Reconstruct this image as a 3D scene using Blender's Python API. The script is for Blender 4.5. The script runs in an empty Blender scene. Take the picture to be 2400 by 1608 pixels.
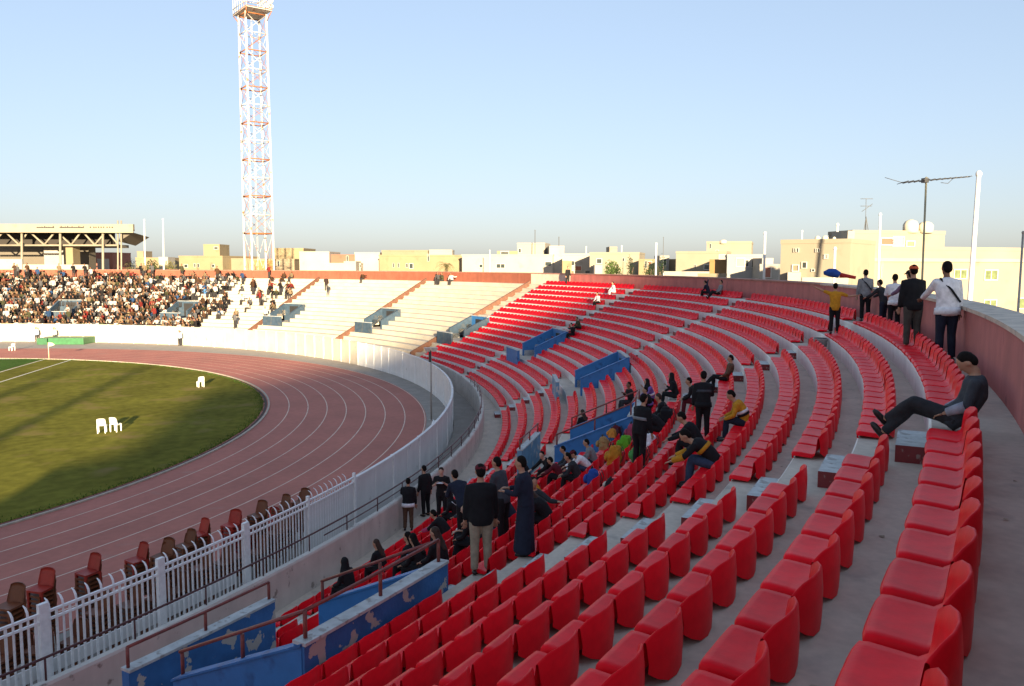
import bpy, bmesh, math, random
import numpy as np
from mathutils import Vector, Matrix
random.seed(7)
scn = bpy.context.scene
COL = scn.collection
rad = math.radians

# ------------------------------------------------------------------ camera
# world: origin = centre of the track bend, +Y along the stadium axis towards the pitch, +X across to the far straight
FPX, PITCH, ROLL, YAW, DC, HC = 1903.9455, 0.0955, 0.0025, -0.8656, 67.302, 9.3513
def _rot(v, b=rad(-50)):
    c, s = math.cos(b), math.sin(b)
    return np.array([c*v[0]-s*v[1], s*v[0]+c*v[1], v[2]])
_h = np.array([math.sin(-YAW), math.cos(-YAW)])
_cp, _sp = math.cos(PITCH), math.sin(PITCH)
_fw = np.array([_h[0]*_cp, _h[1]*_cp, -_sp]); _rt = np.array([_h[1], -_h[0], 0.]); _up = np.cross(_rt, _fw)
_r2 = math.cos(ROLL)*_rt+math.sin(ROLL)*_up; _u2 = -math.sin(ROLL)*_rt+math.cos(ROLL)*_up
FW, RT, UP = _rot(_fw), _rot(_r2), _rot(_u2)
CAM = _rot(np.array([0, -DC, HC]))
cam_data = bpy.data.cameras.new('camera'); cam = bpy.data.objects.new('camera', cam_data); COL.objects.link(cam)
M = Matrix(((RT[0], UP[0], -FW[0], CAM[0]), (RT[1], UP[1], -FW[1], CAM[1]), (RT[2], UP[2], -FW[2], CAM[2]), (0, 0, 0, 1)))
cam.matrix_world = M
cam_data.sensor_width = 36; cam_data.lens = 36*FPX/2400; cam_data.clip_start = .05; cam_data.clip_end = 6000
scn.camera = cam
# ------------------------------------------------------------------ world, sun, exposure
SUN_EL, SUN_AZ = rad(9.5), rad(1.0)        # light travels along +X (turned SUN_AZ towards +Y)
w = bpy.data.worlds.new('World'); scn.world = w; w.use_nodes = True
wn = w.node_tree; bg = wn.nodes['Background']
sky = wn.nodes.new('ShaderNodeTexSky'); sky.sky_type = 'NISHITA'; sky.sun_disc = False
sky.sun_elevation = SUN_EL; sky.sun_rotation = rad(270)-SUN_AZ
sky.altitude = 0; sky.air_density = 1.0; sky.dust_density = 1.1; sky.ozone_density = 3.0
# dusty evening air: the sky's range is evened out (gamma) and kept pale
sc0 = wn.nodes.new('ShaderNodeVectorMath'); sc0.operation = 'SCALE'; sc0.inputs['Scale'].default_value = .06
gm = wn.nodes.new('ShaderNodeGamma'); gm.inputs['Gamma'].default_value = .5
hs = wn.nodes.new('ShaderNodeHueSaturation'); hs.inputs['Saturation'].default_value = .90
tn = wn.nodes.new('ShaderNodeVectorMath'); tn.operation = 'MULTIPLY'; tn.inputs[1].default_value = (4.60, 4.62, 5.05)
for a_, b_ in ((sky.outputs[0], sc0.inputs[0]), (sc0.outputs[0], gm.inputs['Color']), (gm.outputs[0], hs.inputs['Color']), (hs.outputs[0], tn.inputs[0]), (tn.outputs[0], bg.inputs[0])): wn.links.new(a_, b_)
bg.inputs[1].default_value = .10
sd = bpy.data.lights.new('sun', 'SUN'); sd.energy = 5.0; sd.angle = rad(.8); sd.color = (1, .80, .52)
sun = bpy.data.objects.new('sun', sd); COL.objects.link(sun)
ldir = Vector((math.cos(SUN_EL)*math.cos(SUN_AZ), math.cos(SUN_EL)*math.sin(SUN_AZ), -math.sin(SUN_EL)))
sun.rotation_euler = ldir.to_track_quat('-Z', 'Y').to_euler(); sun.location = (-100, -20, 60)
scn.view_settings.view_transform = 'Standard'; scn.view_settings.look = 'None'
scn.view_settings.gamma = 1; scn.view_settings.exposure = 1.95
scn.view_settings.use_curve_mapping = False
# ------------------------------------------------------------------ pixel helpers
def ray(x, y): return FW+(x-1200)/FPX*RT-(y-804)/FPX*UP
def ground(x, y, z=0.):
    d = ray(x, y); return CAM+d*(z-CAM[2])/d[2]
def at_depth(x, y, dep): return CAM+ray(x, y)*dep
# ------------------------------------------------------------------ stand geometry
SX, SY = -.13, 8.045
R1, PIT, RISE, T1, NROW = 71.947, .8297, .4075, 7.50, 17
def RK(k): return R1-(k-1)*PIT
def TK(k): return T1-(k-1)*RISE
def P(R, deg, z=0.):
    a = rad(deg); return Vector((SX+R*math.cos(a), SY+R*math.sin(a), z))
def pol(p): return math.hypot(p[0]-SX, p[1]-SY), math.degrees(math.atan2(p[1]-SY, p[0]-SX))
def stand_px(x, y):
    """tread point under a pixel: (row, R, angle)"""
    for k in range(1, NROW+2):
        R, a = pol(ground(x, y, TK(k)))
        if RK(k)-.02 <= R <= RK(k-1)+.02: return k, R, a
    k = min(range(1, NROW+1), key=lambda q: abs(pol(ground(x, y, TK(q)))[0]-RK(q)-.4))
    R, a = pol(ground(x, y, TK(k))); return k, R, a
WALL_R, WALL_Z = 72.88, 8.54
A_END, A_RED, A_FAR = -149., -69., 0.
VOM = [-128.0, -113.3, -98.6, -83.9, -69.2, -54.5, -39.8, -25.1, -10.4]
VW = 1.28
# ------------------------------------------------------------------ materials
MATS = {}
def mat(name, col, rough=.7, var=.18, scale=6., bump=0., col2=None, thr=None, spec=.4, metal=0., island=0., objcol=False, coord='Object', streak=0., fine=0.):
    if name in MATS: return MATS[name]
    m = bpy.data.materials.new(name); m.use_nodes = True; nt = m.node_tree; N = nt.nodes; L = nt.links
    b = N['Principled BSDF']; b.inputs['Roughness'].default_value = rough; b.inputs['Metallic'].default_value = metal
    b.inputs['Specular IOR Level'].default_value = spec
    tc = N.new('ShaderNodeTexCoord')
    def noise(sc, det=5., vec=None):
        n = N.new('ShaderNodeTexNoise'); n.inputs['Scale'].default_value = sc; n.inputs['Detail'].default_value = det
        L.new(vec if vec else tc.outputs[coord], n.inputs['Vector']); return n
    n1 = noise(scale)
    ramp = N.new('ShaderNodeMapRange'); ramp.inputs[1].default_value = .28; ramp.inputs[2].default_value = .72
    ramp.inputs[3].default_value = 1-var; ramp.inputs[4].default_value = 1+var; L.new(n1.outputs['Fac'], ramp.inputs[0])
    mul = N.new('ShaderNodeVectorMath'); mul.operation = 'SCALE'
    if objcol:
        oi = N.new('ShaderNodeObjectInfo'); L.new(oi.outputs['Color'], mul.inputs[0])
    else:
        mul.inputs[0].default_value = col[:3]
    L.new(ramp.outputs[0], mul.inputs['Scale'])
    out = mul.outputs[0]
    if fine:
        nf = noise(scale*9, 3.); rf = N.new('ShaderNodeMapRange'); rf.inputs[1].default_value = .3; rf.inputs[2].default_value = .7
        rf.inputs[3].default_value = 1-fine; rf.inputs[4].default_value = 1+fine; L.new(nf.outputs['Fac'], rf.inputs[0])
        m4 = N.new('ShaderNodeVectorMath'); m4.operation = 'SCALE'; L.new(out, m4.inputs[0]); L.new(rf.outputs[0], m4.inputs['Scale']); out = m4.outputs[0]
    if streak:
        mp = N.new('ShaderNodeMapping'); mp.inputs['Scale'].default_value = (1, 1, .06); L.new(tc.outputs[coord], mp.inputs[0])
        ns = noise(2.6, 6., mp.outputs[0]); rs = N.new('ShaderNodeMapRange'); rs.inputs[1].default_value = .35; rs.inputs[2].default_value = .62
        rs.inputs[3].default_value = 1-streak; rs.inputs[4].default_value = 1.; L.new(ns.outputs['Fac'], rs.inputs[0])
        m5 = N.new('ShaderNodeVectorMath'); m5.operation = 'SCALE'; L.new(out, m5.inputs[0]); L.new(rs.outputs[0], m5.inputs['Scale']); out = m5.outputs[0]
    if island:
        ge = N.new('ShaderNodeNewGeometry'); mr = N.new('ShaderNodeMapRange')
        mr.inputs[3].default_value = 1-island; mr.inputs[4].default_value = 1+island; L.new(ge.outputs['Random Per Island'], mr.inputs[0])
        oi2 = N.new('ShaderNodeObjectInfo'); mr2 = N.new('ShaderNodeMapRange')
        mr2.inputs[3].default_value = 1-island; mr2.inputs[4].default_value = 1+island; L.new(oi2.outputs['Random'], mr2.inputs[0])
        mm = N.new('ShaderNodeMath'); mm.operation = 'MULTIPLY'; L.new(mr.outputs[0], mm.inputs[0]); L.new(mr2.outputs[0], mm.inputs[1])
        m2 = N.new('ShaderNodeVectorMath'); m2.operation = 'SCALE'; L.new(out, m2.inputs[0]); L.new(mm.outputs[0], m2.inputs['Scale']); out = m2.outputs[0]
    if col2 is not None:
        n2 = noise(thr[0], 6.); mr = N.new('ShaderNodeMapRange'); mr.inputs[1].default_value = thr[1]; mr.inputs[2].default_value = thr[1]+thr[2]
        L.new(n2.outputs['Fac'], mr.inputs[0])
        mx = N.new('ShaderNodeMix'); mx.data_type = 'RGBA'; L.new(mr.outputs[0], mx.inputs['Factor']); L.new(out, mx.inputs[6])
        mx.inputs[7].default_value = (*col2[:3], 1); out = mx.outputs[2]
    L.new(out, b.inputs['Base Color'])
    if bump:
        bn = N.new('ShaderNodeBump'); bn.inputs['Strength'].default_value = bump; bn.inputs['Distance'].default_value = .02
        n3 = noise(scale*5, 4.); L.new(n3.outputs['Fac'], bn.inputs['Height']); L.new(bn.outputs[0], b.inputs['Normal'])
    MATS[name] = m; return m
m_tread = mat('concrete_tread', (.52, .445, .36), .85, .12, 1.3, .25, (.35, .31, .265), (2.2, .60, .14), fine=.08)
m_riser = mat('concrete_riser_paint', (.74, .71, .67), .8, .08, 1.1, .2, (.56, .52, .47), (3., .64, .12), streak=.10)
m_white = mat('white_terrace_paint', (.44, .39, .32), .8, .12, .8, .2, (.33, .275, .21), (2.5, .64, .14))
m_seat = mat('red_seat_plastic', (.76, .006, .016), .40, .10, 9., .05, (.50, .05, .06), (14., .74, .12), spec=.09, island=.10)
m_wallred = mat('maroon_wall_paint', (.46, .145, .13), .75, .14, 1.6, .2, (.18, .055, .055), (1.6, .62, .18), streak=.15)
m_cap = mat('cement_cap', (.55, .47, .38), .85, .18, 2., .3, (.28, .24, .20), (3., .58, .14))
m_blue = mat('blue_wall_paint', (.030, .15, .38), .6, .14, 2.5, .12, (.020, .085, .23), (2.4, .57, .12))
m_bluep = mat('peeling_blue_paint', (.030, .13, .33), .65, .2, 3., .3, (.42, .39, .35), (3.4, .575, .015))
m_bluew = mat('weathered_blue_paint', (.11, .24, .36), .7, .2, 3., .2, (.40, .40, .39), (2.6, .56, .05))
m_bluef = mat('faded_blue_paint', (.035, .062, .095), .7, .2, 3., .2, (.06, .075, .09), (2.6, .56, .08))
m_capw = mat('worn_white_coping', (.45, .47, .46), .8, .22, 5., .3, (.30, .29, .27), (7., .58, .06))
m_rail = mat('rust_red_pipe', (.20, .045, .035), .5, .25, 12., .15, (.12, .05, .035), (20., .60, .1))
m_raild = mat('dark_red_pipe', (.075, .026, .026), .5, .25, 12., .1)
m_fence = mat('white_fence_paint', (.78, .78, .77), .5, .10, 8., .1, (.42, .38, .34), (12., .70, .08))
m_panel = mat('white_sheet_panel', (.70, .69, .67), .55, .08, 1.2, .1, (.40, .38, .35), (2.5, .66, .12), streak=.06)
m_parap = mat('parapet_plaster', (.55, .51, .45), .85, .12, 1.5, .3, (.25, .22, .19), (3.4, .635, .06), streak=.12)
m_asph = mat('moat_asphalt', (.29, .262, .228), .9, .12, 1.2, .2, fine=.1)
m_track = mat('running_track', (.40, .135, .098), .8, .12, .35, .2, (.36, .20, .155), (.5, .64, .18), fine=.07)
m_line = mat('lane_paint', (.66, .50, .40), .7, .22, 1.5)
m_grass = mat('pitch_grass', (.135, .128, .020), .95, .22, .18, .4, (.20, .15, .055), (.35, .56, .16), spec=.03, fine=.22)
m_grassd = mat('pitch_grass_mown', (.055, .105, .02), .95, .16, .5, .4, spec=.03, fine=.2)
m_kerb = mat('kerb_concrete', (.42, .36, .29), .85, .2, 3.)
m_soil = mat('sand_ground', (.42, .34, .24), .95, .2, .05)
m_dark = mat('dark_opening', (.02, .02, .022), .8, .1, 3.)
m_steelw = mat('white_mast_steel', (.50, .48, .45), .5, .08, 4., 0, (.30, .11, .04), (1.2, .60, .05))
m_rust = mat('rusted_steel', (.30, .10, .03), .8, .3, 6., .1)
m_wood = mat('bag_strap', (.03, .03, .03), .8)
# ------------------------------------------------------------------ mesh helpers
class MB:
    def __init__(s): s.v = []; s.f = []; s.mi = []; s.sm = []
    def face(s, idx, mi=0, sm=False): s.f.append(tuple(idx)); s.mi.append(mi); s.sm.append(sm)
    def add(s, vs, fs, mi=0, sm=False):
        o = len(s.v); s.v += [tuple(v) for v in vs]
        for f in fs: s.face([o+i for i in f], mi, sm)
    def box(s, c, d, rz=0., mi=0, taper=1.):
        cx, cy, cz = c; hx, hy, hz = d[0]/2, d[1]/2, d[2]/2; co, si = math.cos(rz), math.sin(rz); vs = []
        for z in (-hz, hz):
            t = taper if z > 0 else 1.
            for x, y in ((-hx, -hy), (hx, -hy), (hx, hy), (-hx, hy)):
                vs.append((cx+co*x*t-si*y*t, cy+si*x*t+co*y*t, cz+z))
        s.add(vs, [(3, 2, 1, 0), (4, 5, 6, 7), (0, 1, 5, 4), (1, 2, 6, 5), (2, 3, 7, 6), (3, 0, 4, 7)], mi)
    def hexa(s, b, t, mi=0):   # 4 bottom, 4 top points
        s.add(list(b)+list(t), [(3, 2, 1, 0), (4, 5, 6, 7), (0, 1, 5, 4), (1, 2, 6, 5), (2, 3, 7, 6), (3, 0, 4, 7)], mi)
    def bar(s, a, b, r, n=6, mi=0, sm=True, r2=None):
        s.tube([a, b], [r, r if r2 is None else r2], n, mi, sm)
    def tube(s, pts, rs, n=8, mi=0, sm=True, cap=True, flat=None, ref=None):
        """swept ring tube; rs = radius or (rx, ry) per point"""
        pts = [Vector(p) for p in pts]; o = len(s.v); prev = None
        for i, p in enumerate(pts):
            t = (pts[min(i+1, len(pts)-1)]-pts[max(i-1, 0)])
            t = t.normalized() if t.length > 1e-9 else Vector((0, 0, 1))
            if prev is None:
                u = Vector(ref) if ref is not None else (Vector((1, 0, 0)) if abs(t.x) < .9 else Vector((0, 1, 0)))
            else: u = prev
            u = u-t*u.dot(t)
            u = u.normalized() if u.length > 1e-6 else t.orthogonal().normalized()
            prev = u; v = t.cross(u)
            rx, ry = rs[i] if isinstance(rs[i], (tuple, list)) else (rs[i], rs[i])
            for k in range(n):
                a = 2*math.pi*k/n; q = p+u*(rx*math.cos(a))+v*(ry*math.sin(a)); s.v.append(tuple(q))
        for i in range(len(pts)-1):
            for k in range(n):
                s.face((o+i*n+k, o+i*n+(k+1) % n, o+(i+1)*n+(k+1) % n, o+(i+1)*n+k), mi, sm)
        if cap:
            s.face([o+k for k in reversed(range(n))], mi, False); e = o+(len(pts)-1)*n; s.face([e+k for k in range(n)], mi, False)
    def ell(s, c, r, n=10, m=7, mi=0, rot=None):
        o = len(s.v); c = Vector(c)
        def pt(x, y, z):
            q = Vector((x*r[0], y*r[1], z*r[2]))
            if rot is not None: q = rot @ q
            s.v.append(tuple(c+q))
        pt(0, 0, -1)
        for j in range(1, m):
            th = -math.pi/2+math.pi*j/m
            for k in range(n): pt(math.cos(th)*math.cos(2*math.pi*k/n), math.cos(th)*math.sin(2*math.pi*k/n), math.sin(th))
        pt(0, 0, 1); top = len(s.v)-1
        for k in range(n): s.face((o, o+1+(k+1) % n, o+1+k), mi, True)
        for j in range(m-2):
            for k in range(n): s.face((o+1+j*n+k, o+1+j*n+(k+1) % n, o+1+(j+1)*n+(k+1) % n, o+1+(j+1)*n+k), mi, True)
        for k in range(n): s.face((top, o+1+(m-2)*n+k, o+1+(m-2)*n+(k+1) % n), mi, True)
    def sweep(s, sec, a0, a1, step=.5, mis=None, cap=True, straight=0.):
        """sweep closed section [(R,z)..] round the stand centre; optional straight run after angle 0"""
        n = max(1, int(round(abs(a1-a0)/step))); o = len(s.v); ns = len(sec)
        frames = [('a', a0+(a1-a0)*i/n) for i in range(n+1)]
        if straight: frames.append(('s', straight))
        for kind, q in frames:
            for R, z in sec:
                s.v.append(tuple(P(R, q, z)) if kind == 'a' else (SX+R, SY+q, z))
        m = len(frames)
        for i in range(m-1):
            for k in range(ns):
                s.face((o+i*ns+k, o+i*ns+(k+1) % ns, o+(i+1)*ns+(k+1) % ns, o+(i+1)*ns+k), (mis[k] if mis else 0))
        if cap:
            s.face([o+k for k in reversed(range(ns))], 0); e = o+(m-1)*ns; s.face([e+k for k in range(ns)], 0)
    def mesh(s, name):
        me = bpy.data.meshes.new(name); me.from_pydata(s.v, [], s.f)
        me.polygons.foreach_set('material_index', s.mi); me.polygons.foreach_set('use_smooth', s.sm)
        me.update(); return me
    def build(s, name, mats, parent=None, loc=None, rz=0.):
        me = s.mesh(name)
        for m in (mats if isinstance(mats, (list, tuple)) else [mats]): me.materials.append(m)
        o = bpy.data.objects.new(name, me); COL.objects.link(o)
        if parent: o.parent = parent
        if loc is not None: o.location = loc
        o.rotation_euler.z = rz
        return o
def tag(o, label=None, cat=None, group=None, kind=None):
    if label: o['label'] = label
    if cat: o['category'] = cat
    if group: o['group'] = group
    if kind: o['kind'] = kind
    return o
def empty(name, loc=(0, 0, 0), rz=0., label=None, cat=None, group=None):
    e = bpy.data.objects.new(name, None); COL.objects.link(e); e.location = loc; e.rotation_euler.z = rz; e.empty_display_size = .2
    return tag(e, label, cat, group)
def inst(name, me, parent=None, loc=(0, 0, 0), rz=0.):
    o = bpy.data.objects.new(name, me); COL.objects.link(o); o.location = loc; o.rotation_euler.z = rz
    if parent: o.parent = parent
    return o
def copy_tree(o, parent=None):
    c = o.copy(); COL.objects.link(c); c.parent = parent
    for ch in list(o.children): copy_tree(ch, c)
    return c
def meshof(mb, name, mats):
    me = mb.mesh(name)
    for m in (mats if isinstance(mats, (list, tuple)) else [mats]): me.materials.append(m)
    return me
# ================================================================== SETTING
# ---- ground
b = MB(); b.add([(-2500, -2500, -.05), (2500, -2500, -.05), (2500, 2500, -.05), (-2500, 2500, -.05)], [(0, 1, 2, 3)])
tag(b.build('ground', m_soil), kind='structure')
def arc_poly(R, z, yend=95., n=96):
    pts = [(R*math.cos(rad(a)), R*math.sin(rad(a)), z) for a in np.linspace(0, -180, n)]
    return pts+[(-R, yend, z), (R, yend, z)]
def disc(name, R, z, m, **k):
    b = MB(); p = arc_poly(R, z, **k); b.add(p, [tuple(range(len(p)))]); return b.build(name, m)
# apron reaching to the fence
b = MB(); n = 150
pts = [tuple(P(56.6, a, -.008)) for a in np.linspace(0, -180, n)]+[(SX-56.6, 95, -.008), (SX+56.6, 95, -.008)]
b.add(pts, [tuple(range(len(pts)))]); tag(b.build('apron', m_asph), kind='structure')
track = tag(disc('track', 46.34, 0., m_track), kind='structure')
def ringline(name, R, wd, z, m, yend=95., parent=None, h=0.):
    b = MB(); n = 140; fr = []
    for a in np.linspace(-180, 0, n): fr.append((math.cos(rad(a)), math.sin(rad(a)), 0))
    o = 0
    rows = [(-1, 0, yend)]+fr+[(1, 0, yend)]
    for c, s_, y in rows:
        for R_, z_ in ((R-wd/2, z), (R-wd/2, z+h), (R+wd/2, z+h), (R+wd/2, z)) if h else ((R-wd/2, z), (R+wd/2, z)):
            b.v.append((R_*c, R_*s_+y, z_))
    k = 4 if h else 2
    for i in range(len(rows)-1):
        if h:
            for q in range(3): b.face((i*4+q, i*4+q+1, i*4+q+5, i*4+q+4))
        else: b.face((i*2, i*2+1, i*2+3, i*2+2))
    return b.build(name, m, parent)
for k in range(1, 9):
    ringline('lane_line', 36.5+1.22*k, .055, .005, m_line, parent=track)
# infield grass with its kerb
grass = tag(disc('infield_grass', 36.05, .02, m_grass), kind='structure')
ringline('kerb', 36.42, .12, .0, m_kerb, parent=track, h=.06)
ringline('kerb_slot', 36.22, .16, .006, mat('kerb_slot', (.075, .045, .035), .9), parent=track)
# the football pitch: greener turf behind the goal line, white lines
b = MB(); b.add([(-34, -10.9, .026), (35.3, -10.9, .026), (35.3, 90, .026), (-34, 90, .026)], [(0, 1, 2, 3)])
tag(b.build('pitch_turf', m_grassd), kind='structure')
for (x0, y0, x1, y1, wd) in ((-34, -11.2, 34.9, -11.2, .12), (-34, -13.9, 34.3, -13.9, .12), (34.9, -11.2, 34.9, 90, .12)):
    b = MB()
    if x0 != x1: b.add([(x0, y0-wd/2, .031), (x1, y0-wd/2, .031), (x1, y0+wd/2, .031), (x0, y0+wd/2, .031)], [(0, 1, 2, 3)])
    else: b.add([(x0-wd/2, y0, .031), (x0+wd/2, y0, .031), (x0+wd/2, y1, .031), (x0-wd/2, y1, .031)], [(0, 1, 2, 3)])
    b.build('pitch_line', mat('pitch_line_paint', (.72, .70, .62), .8, .15, 2.), grass)
# lens of turf tufts along the inside of the kerb (uneven grass edge)
b = MB()
for i in range(5200):
    a = rad(random.uniform(-178, 32)); R = 36.12-abs(random.gauss(0, .28)); h = random.uniform(.03, .09)*(1.4 if R > 35.95 else 1)
    x, y = R*math.cos(a), R*math.sin(a); t = random.uniform(0, 6.28); wv = .02
    b.add([(x-wv*math.cos(t), y-wv*math.sin(t), .02), (x+wv*math.cos(t), y+wv*math.sin(t), .02), (x+random.gauss(0, .03), y+random.gauss(0, .03), .02+h)], [(0, 1, 2)])
tag(b.build('grass_tufts', m_grassd), 'short ragged grass growing along the inner kerb of the track', 'grass', kind='stuff')
# moat walkway between fence and terrace
b = MB(); b.sweep([(55.95, .0), (55.95, .25), (57.55, .25), (57.55, .0)], A_END, A_FAR, 1., straight=60)
tag(b.build('walkway', m_asph), kind='structure')
# ================================================================== TERRACES
def in_vom(a, half=VW): return any(abs(a-v) < half for v in VOM)
def terrace(name, a0, a1, m1, m2, label, straight=0.):
    root = empty(name, P(65, (a0+a1)/2, 0), label=label, cat='grandstand')
    root.location = (0, 0, 0)
    for k in range(1, NROW+1):
        Ro = WALL_R+.1 if k == 1 else RK(k-1)+.12
        sec = [(RK(k), TK(k)-.6), (RK(k), TK(k)-.03), (RK(k)+.025, TK(k)), (Ro, TK(k)), (Ro, TK(k)-.6)]
        mis = [0, 0, 1, 0, 0]
        # gaps for the vomitory wells (rows 10..12)
        cuts = [(a0, a1)]
        if 10 <= k <= 12:
            cuts = []; s_ = a0
            for v in sorted(VOM):
                if v-VW > a0 and v-VW < a1 or (v+VW > a0 and v+VW < a1):
                    if v-VW > s_: cuts.append((s_, v-VW))
                    s_ = max(s_, v+VW)
            if s_ < a1: cuts.append((s_, a1))
        b = MB()
        for i, (c0, c1) in enumerate(cuts): b.sweep(sec, c0, c1, .5, mis, straight=(straight if c1 == a1 else 0))
        b.build('step', [m1, m2], root)
    # front walkway behind the parapet
    b = MB(); b.sweep([(57.55, -.1), (57.55, TK(18)), (RK(17)+.1, TK(18)), (RK(17)+.1, -.1)], a0, a1, .5, [0, 1, 0, 0], straight=straight)
    b.build('front_gangway', [m1, m2], root)
    # well floors
    for v in VOM:
        if a0 < v+VW and v-VW < a1:
            c0, c1 = max(a0, v-VW-.05), min(a1, v+VW+.05)
            b = MB(); b.sweep([(RK(12)-.02, TK(13)-.3), (RK(12)-.02, TK(13)-.004), (65.25, TK(13)-.004), (65.25, TK(13)-.3)], c0, c1, .5, [0, 1, 0, 0])
            b.build('well_floor', [m1, m2], root)
    return root
T_RED = terrace('seat_terrace', A_END, A_RED, m_riser, m_tread, 'grey concrete terrace curving round the track, carrying red seats')
T_WHT = terrace('white_terrace', A_RED, A_FAR, m_white, m_white, 'sunlit cream white stepped terrace without seats beyond the red rows', straight=60)
# aisles: (angle offset, rows)
def aisle_up(v): return v+1.45
def aisle_lo(v): return v+3.55
half_me = None
def add_half_steps():
    b = MB(); b.box((0, -.17, .1), (1.0, .34, .2)); 
    b.mi = [1, 0, 1, 1, 1, 1]
    me = meshof(b, 'aisle_step', [m_capw, mat('red_step_paint', (.20, .03, .03), .7, .2, 5., .1, (.30, .2, .17), (6., .62, .05))])
    for v in VOM:
        if v > A_RED-3: continue
        for k in list(range(1, 10)): 
            p = P(RK(k), aisle_up(v), TK(k+1)); inst('aisle_step', me, T_RED, p, rad(aisle_up(v)-90))
        for k in range(14, 18):
            if aisle_lo(v) < A_RED-1:
                p = P(RK(k), aisle_lo(v), TK(k+1)); inst('aisle_step', me, T_RED, p, rad(aisle_lo(v)-90))
add_half_steps()
# ---- perimeter wall
pw = empty('perimeter_wall', (0, 0, 0), label='maroon painted perimeter wall with cement coping along the top of the terrace', cat='wall')
def wall_seg(a0, a1, m, straight=0.):
    b = MB(); b.sweep([(WALL_R, T1-.4), (WALL_R, WALL_Z), (WALL_R+.25, WALL_Z), (WALL_R+.25, -.05), (WALL_R+.05, -.05)], a0, a1, .5, straight=straight); b.build('wall_panel', m, pw)
    b = MB(); b.sweep([(WALL_R-.05, WALL_Z-.02), (WALL_R-.06, WALL_Z+.05), (WALL_R+.5, WALL_Z+.065), (WALL_R+.5, WALL_Z-.02)], a0, a1, .5, straight=straight); b.build('coping', m_cap if a1 < -100 else mat('red_coping', (.34, .17, .13), .8, .2, 2.), pw)
for i in range(7): wall_seg(A_END+i*11., A_END+(i+1)*11.-.012, m_wallred)
wall_seg(-72., -66.5, mat('plain_plaster_wall', (.55, .47, .38), .85, .12, 1.5, .2, (.42, .34, .27), (3., .6, .1)))
m_wfar = mat('terracotta_wall_paint', (.26, .08, .048), .8, .12, 1.5, .2, streak=.12)
for a0, a1 in ((-66.49, -55.), (-54.99, -40), (-39.99, -25), (-24.99, -10), (-9.99, 0)): wall_seg(a0, a1, m_wfar, straight=60 if a1 == 0 else 0)
# ---- front parapet with rail
par = empty('front_parapet', (0, 0, 0), label='stained grey parapet wall below the front row, dark pipe rail on top', cat='wall')
for a0, a1 in ((A_END, -132), (-131.99, -118), (-117.99, -104), (-103.99, -90), (-89.99, -76), (-75.99, -60), (-59.99, -40), (-39.99, -20), (-19.99, 0)):
    b = MB(); b.sweep([(57.42, .0), (57.44, 1.55), (57.48, 1.6), (57.63, 1.6), (57.66, 1.55), (57.66, .0)], a0, a1, .5, straight=60 if a1 == 0 else 0)
    b.build('parapet_panel', m_parap if a1 < -62 else m_white, par)
b = MB(); b.tube([P(57.53, a, 2.04) for a in np.arange(-148, -88, .5)], [.026]*120, 7); b.build('rail', m_raild, par)
b = MB(); b.tube([P(57.53, a, 1.82) for a in np.arange(-120, -88, .5)], [.018]*64, 6); b.build('rail', m_raild, par)
b = MB(); b.bar((0, 0, 1.58), (0, 0, 2.04), .02); me = meshof(b, 'rail_post', m_raild)
for a in np.arange(-147.3, -88, 1.9): q = P(57.53, a, 0); inst('rail_post', me, par, q)
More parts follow.
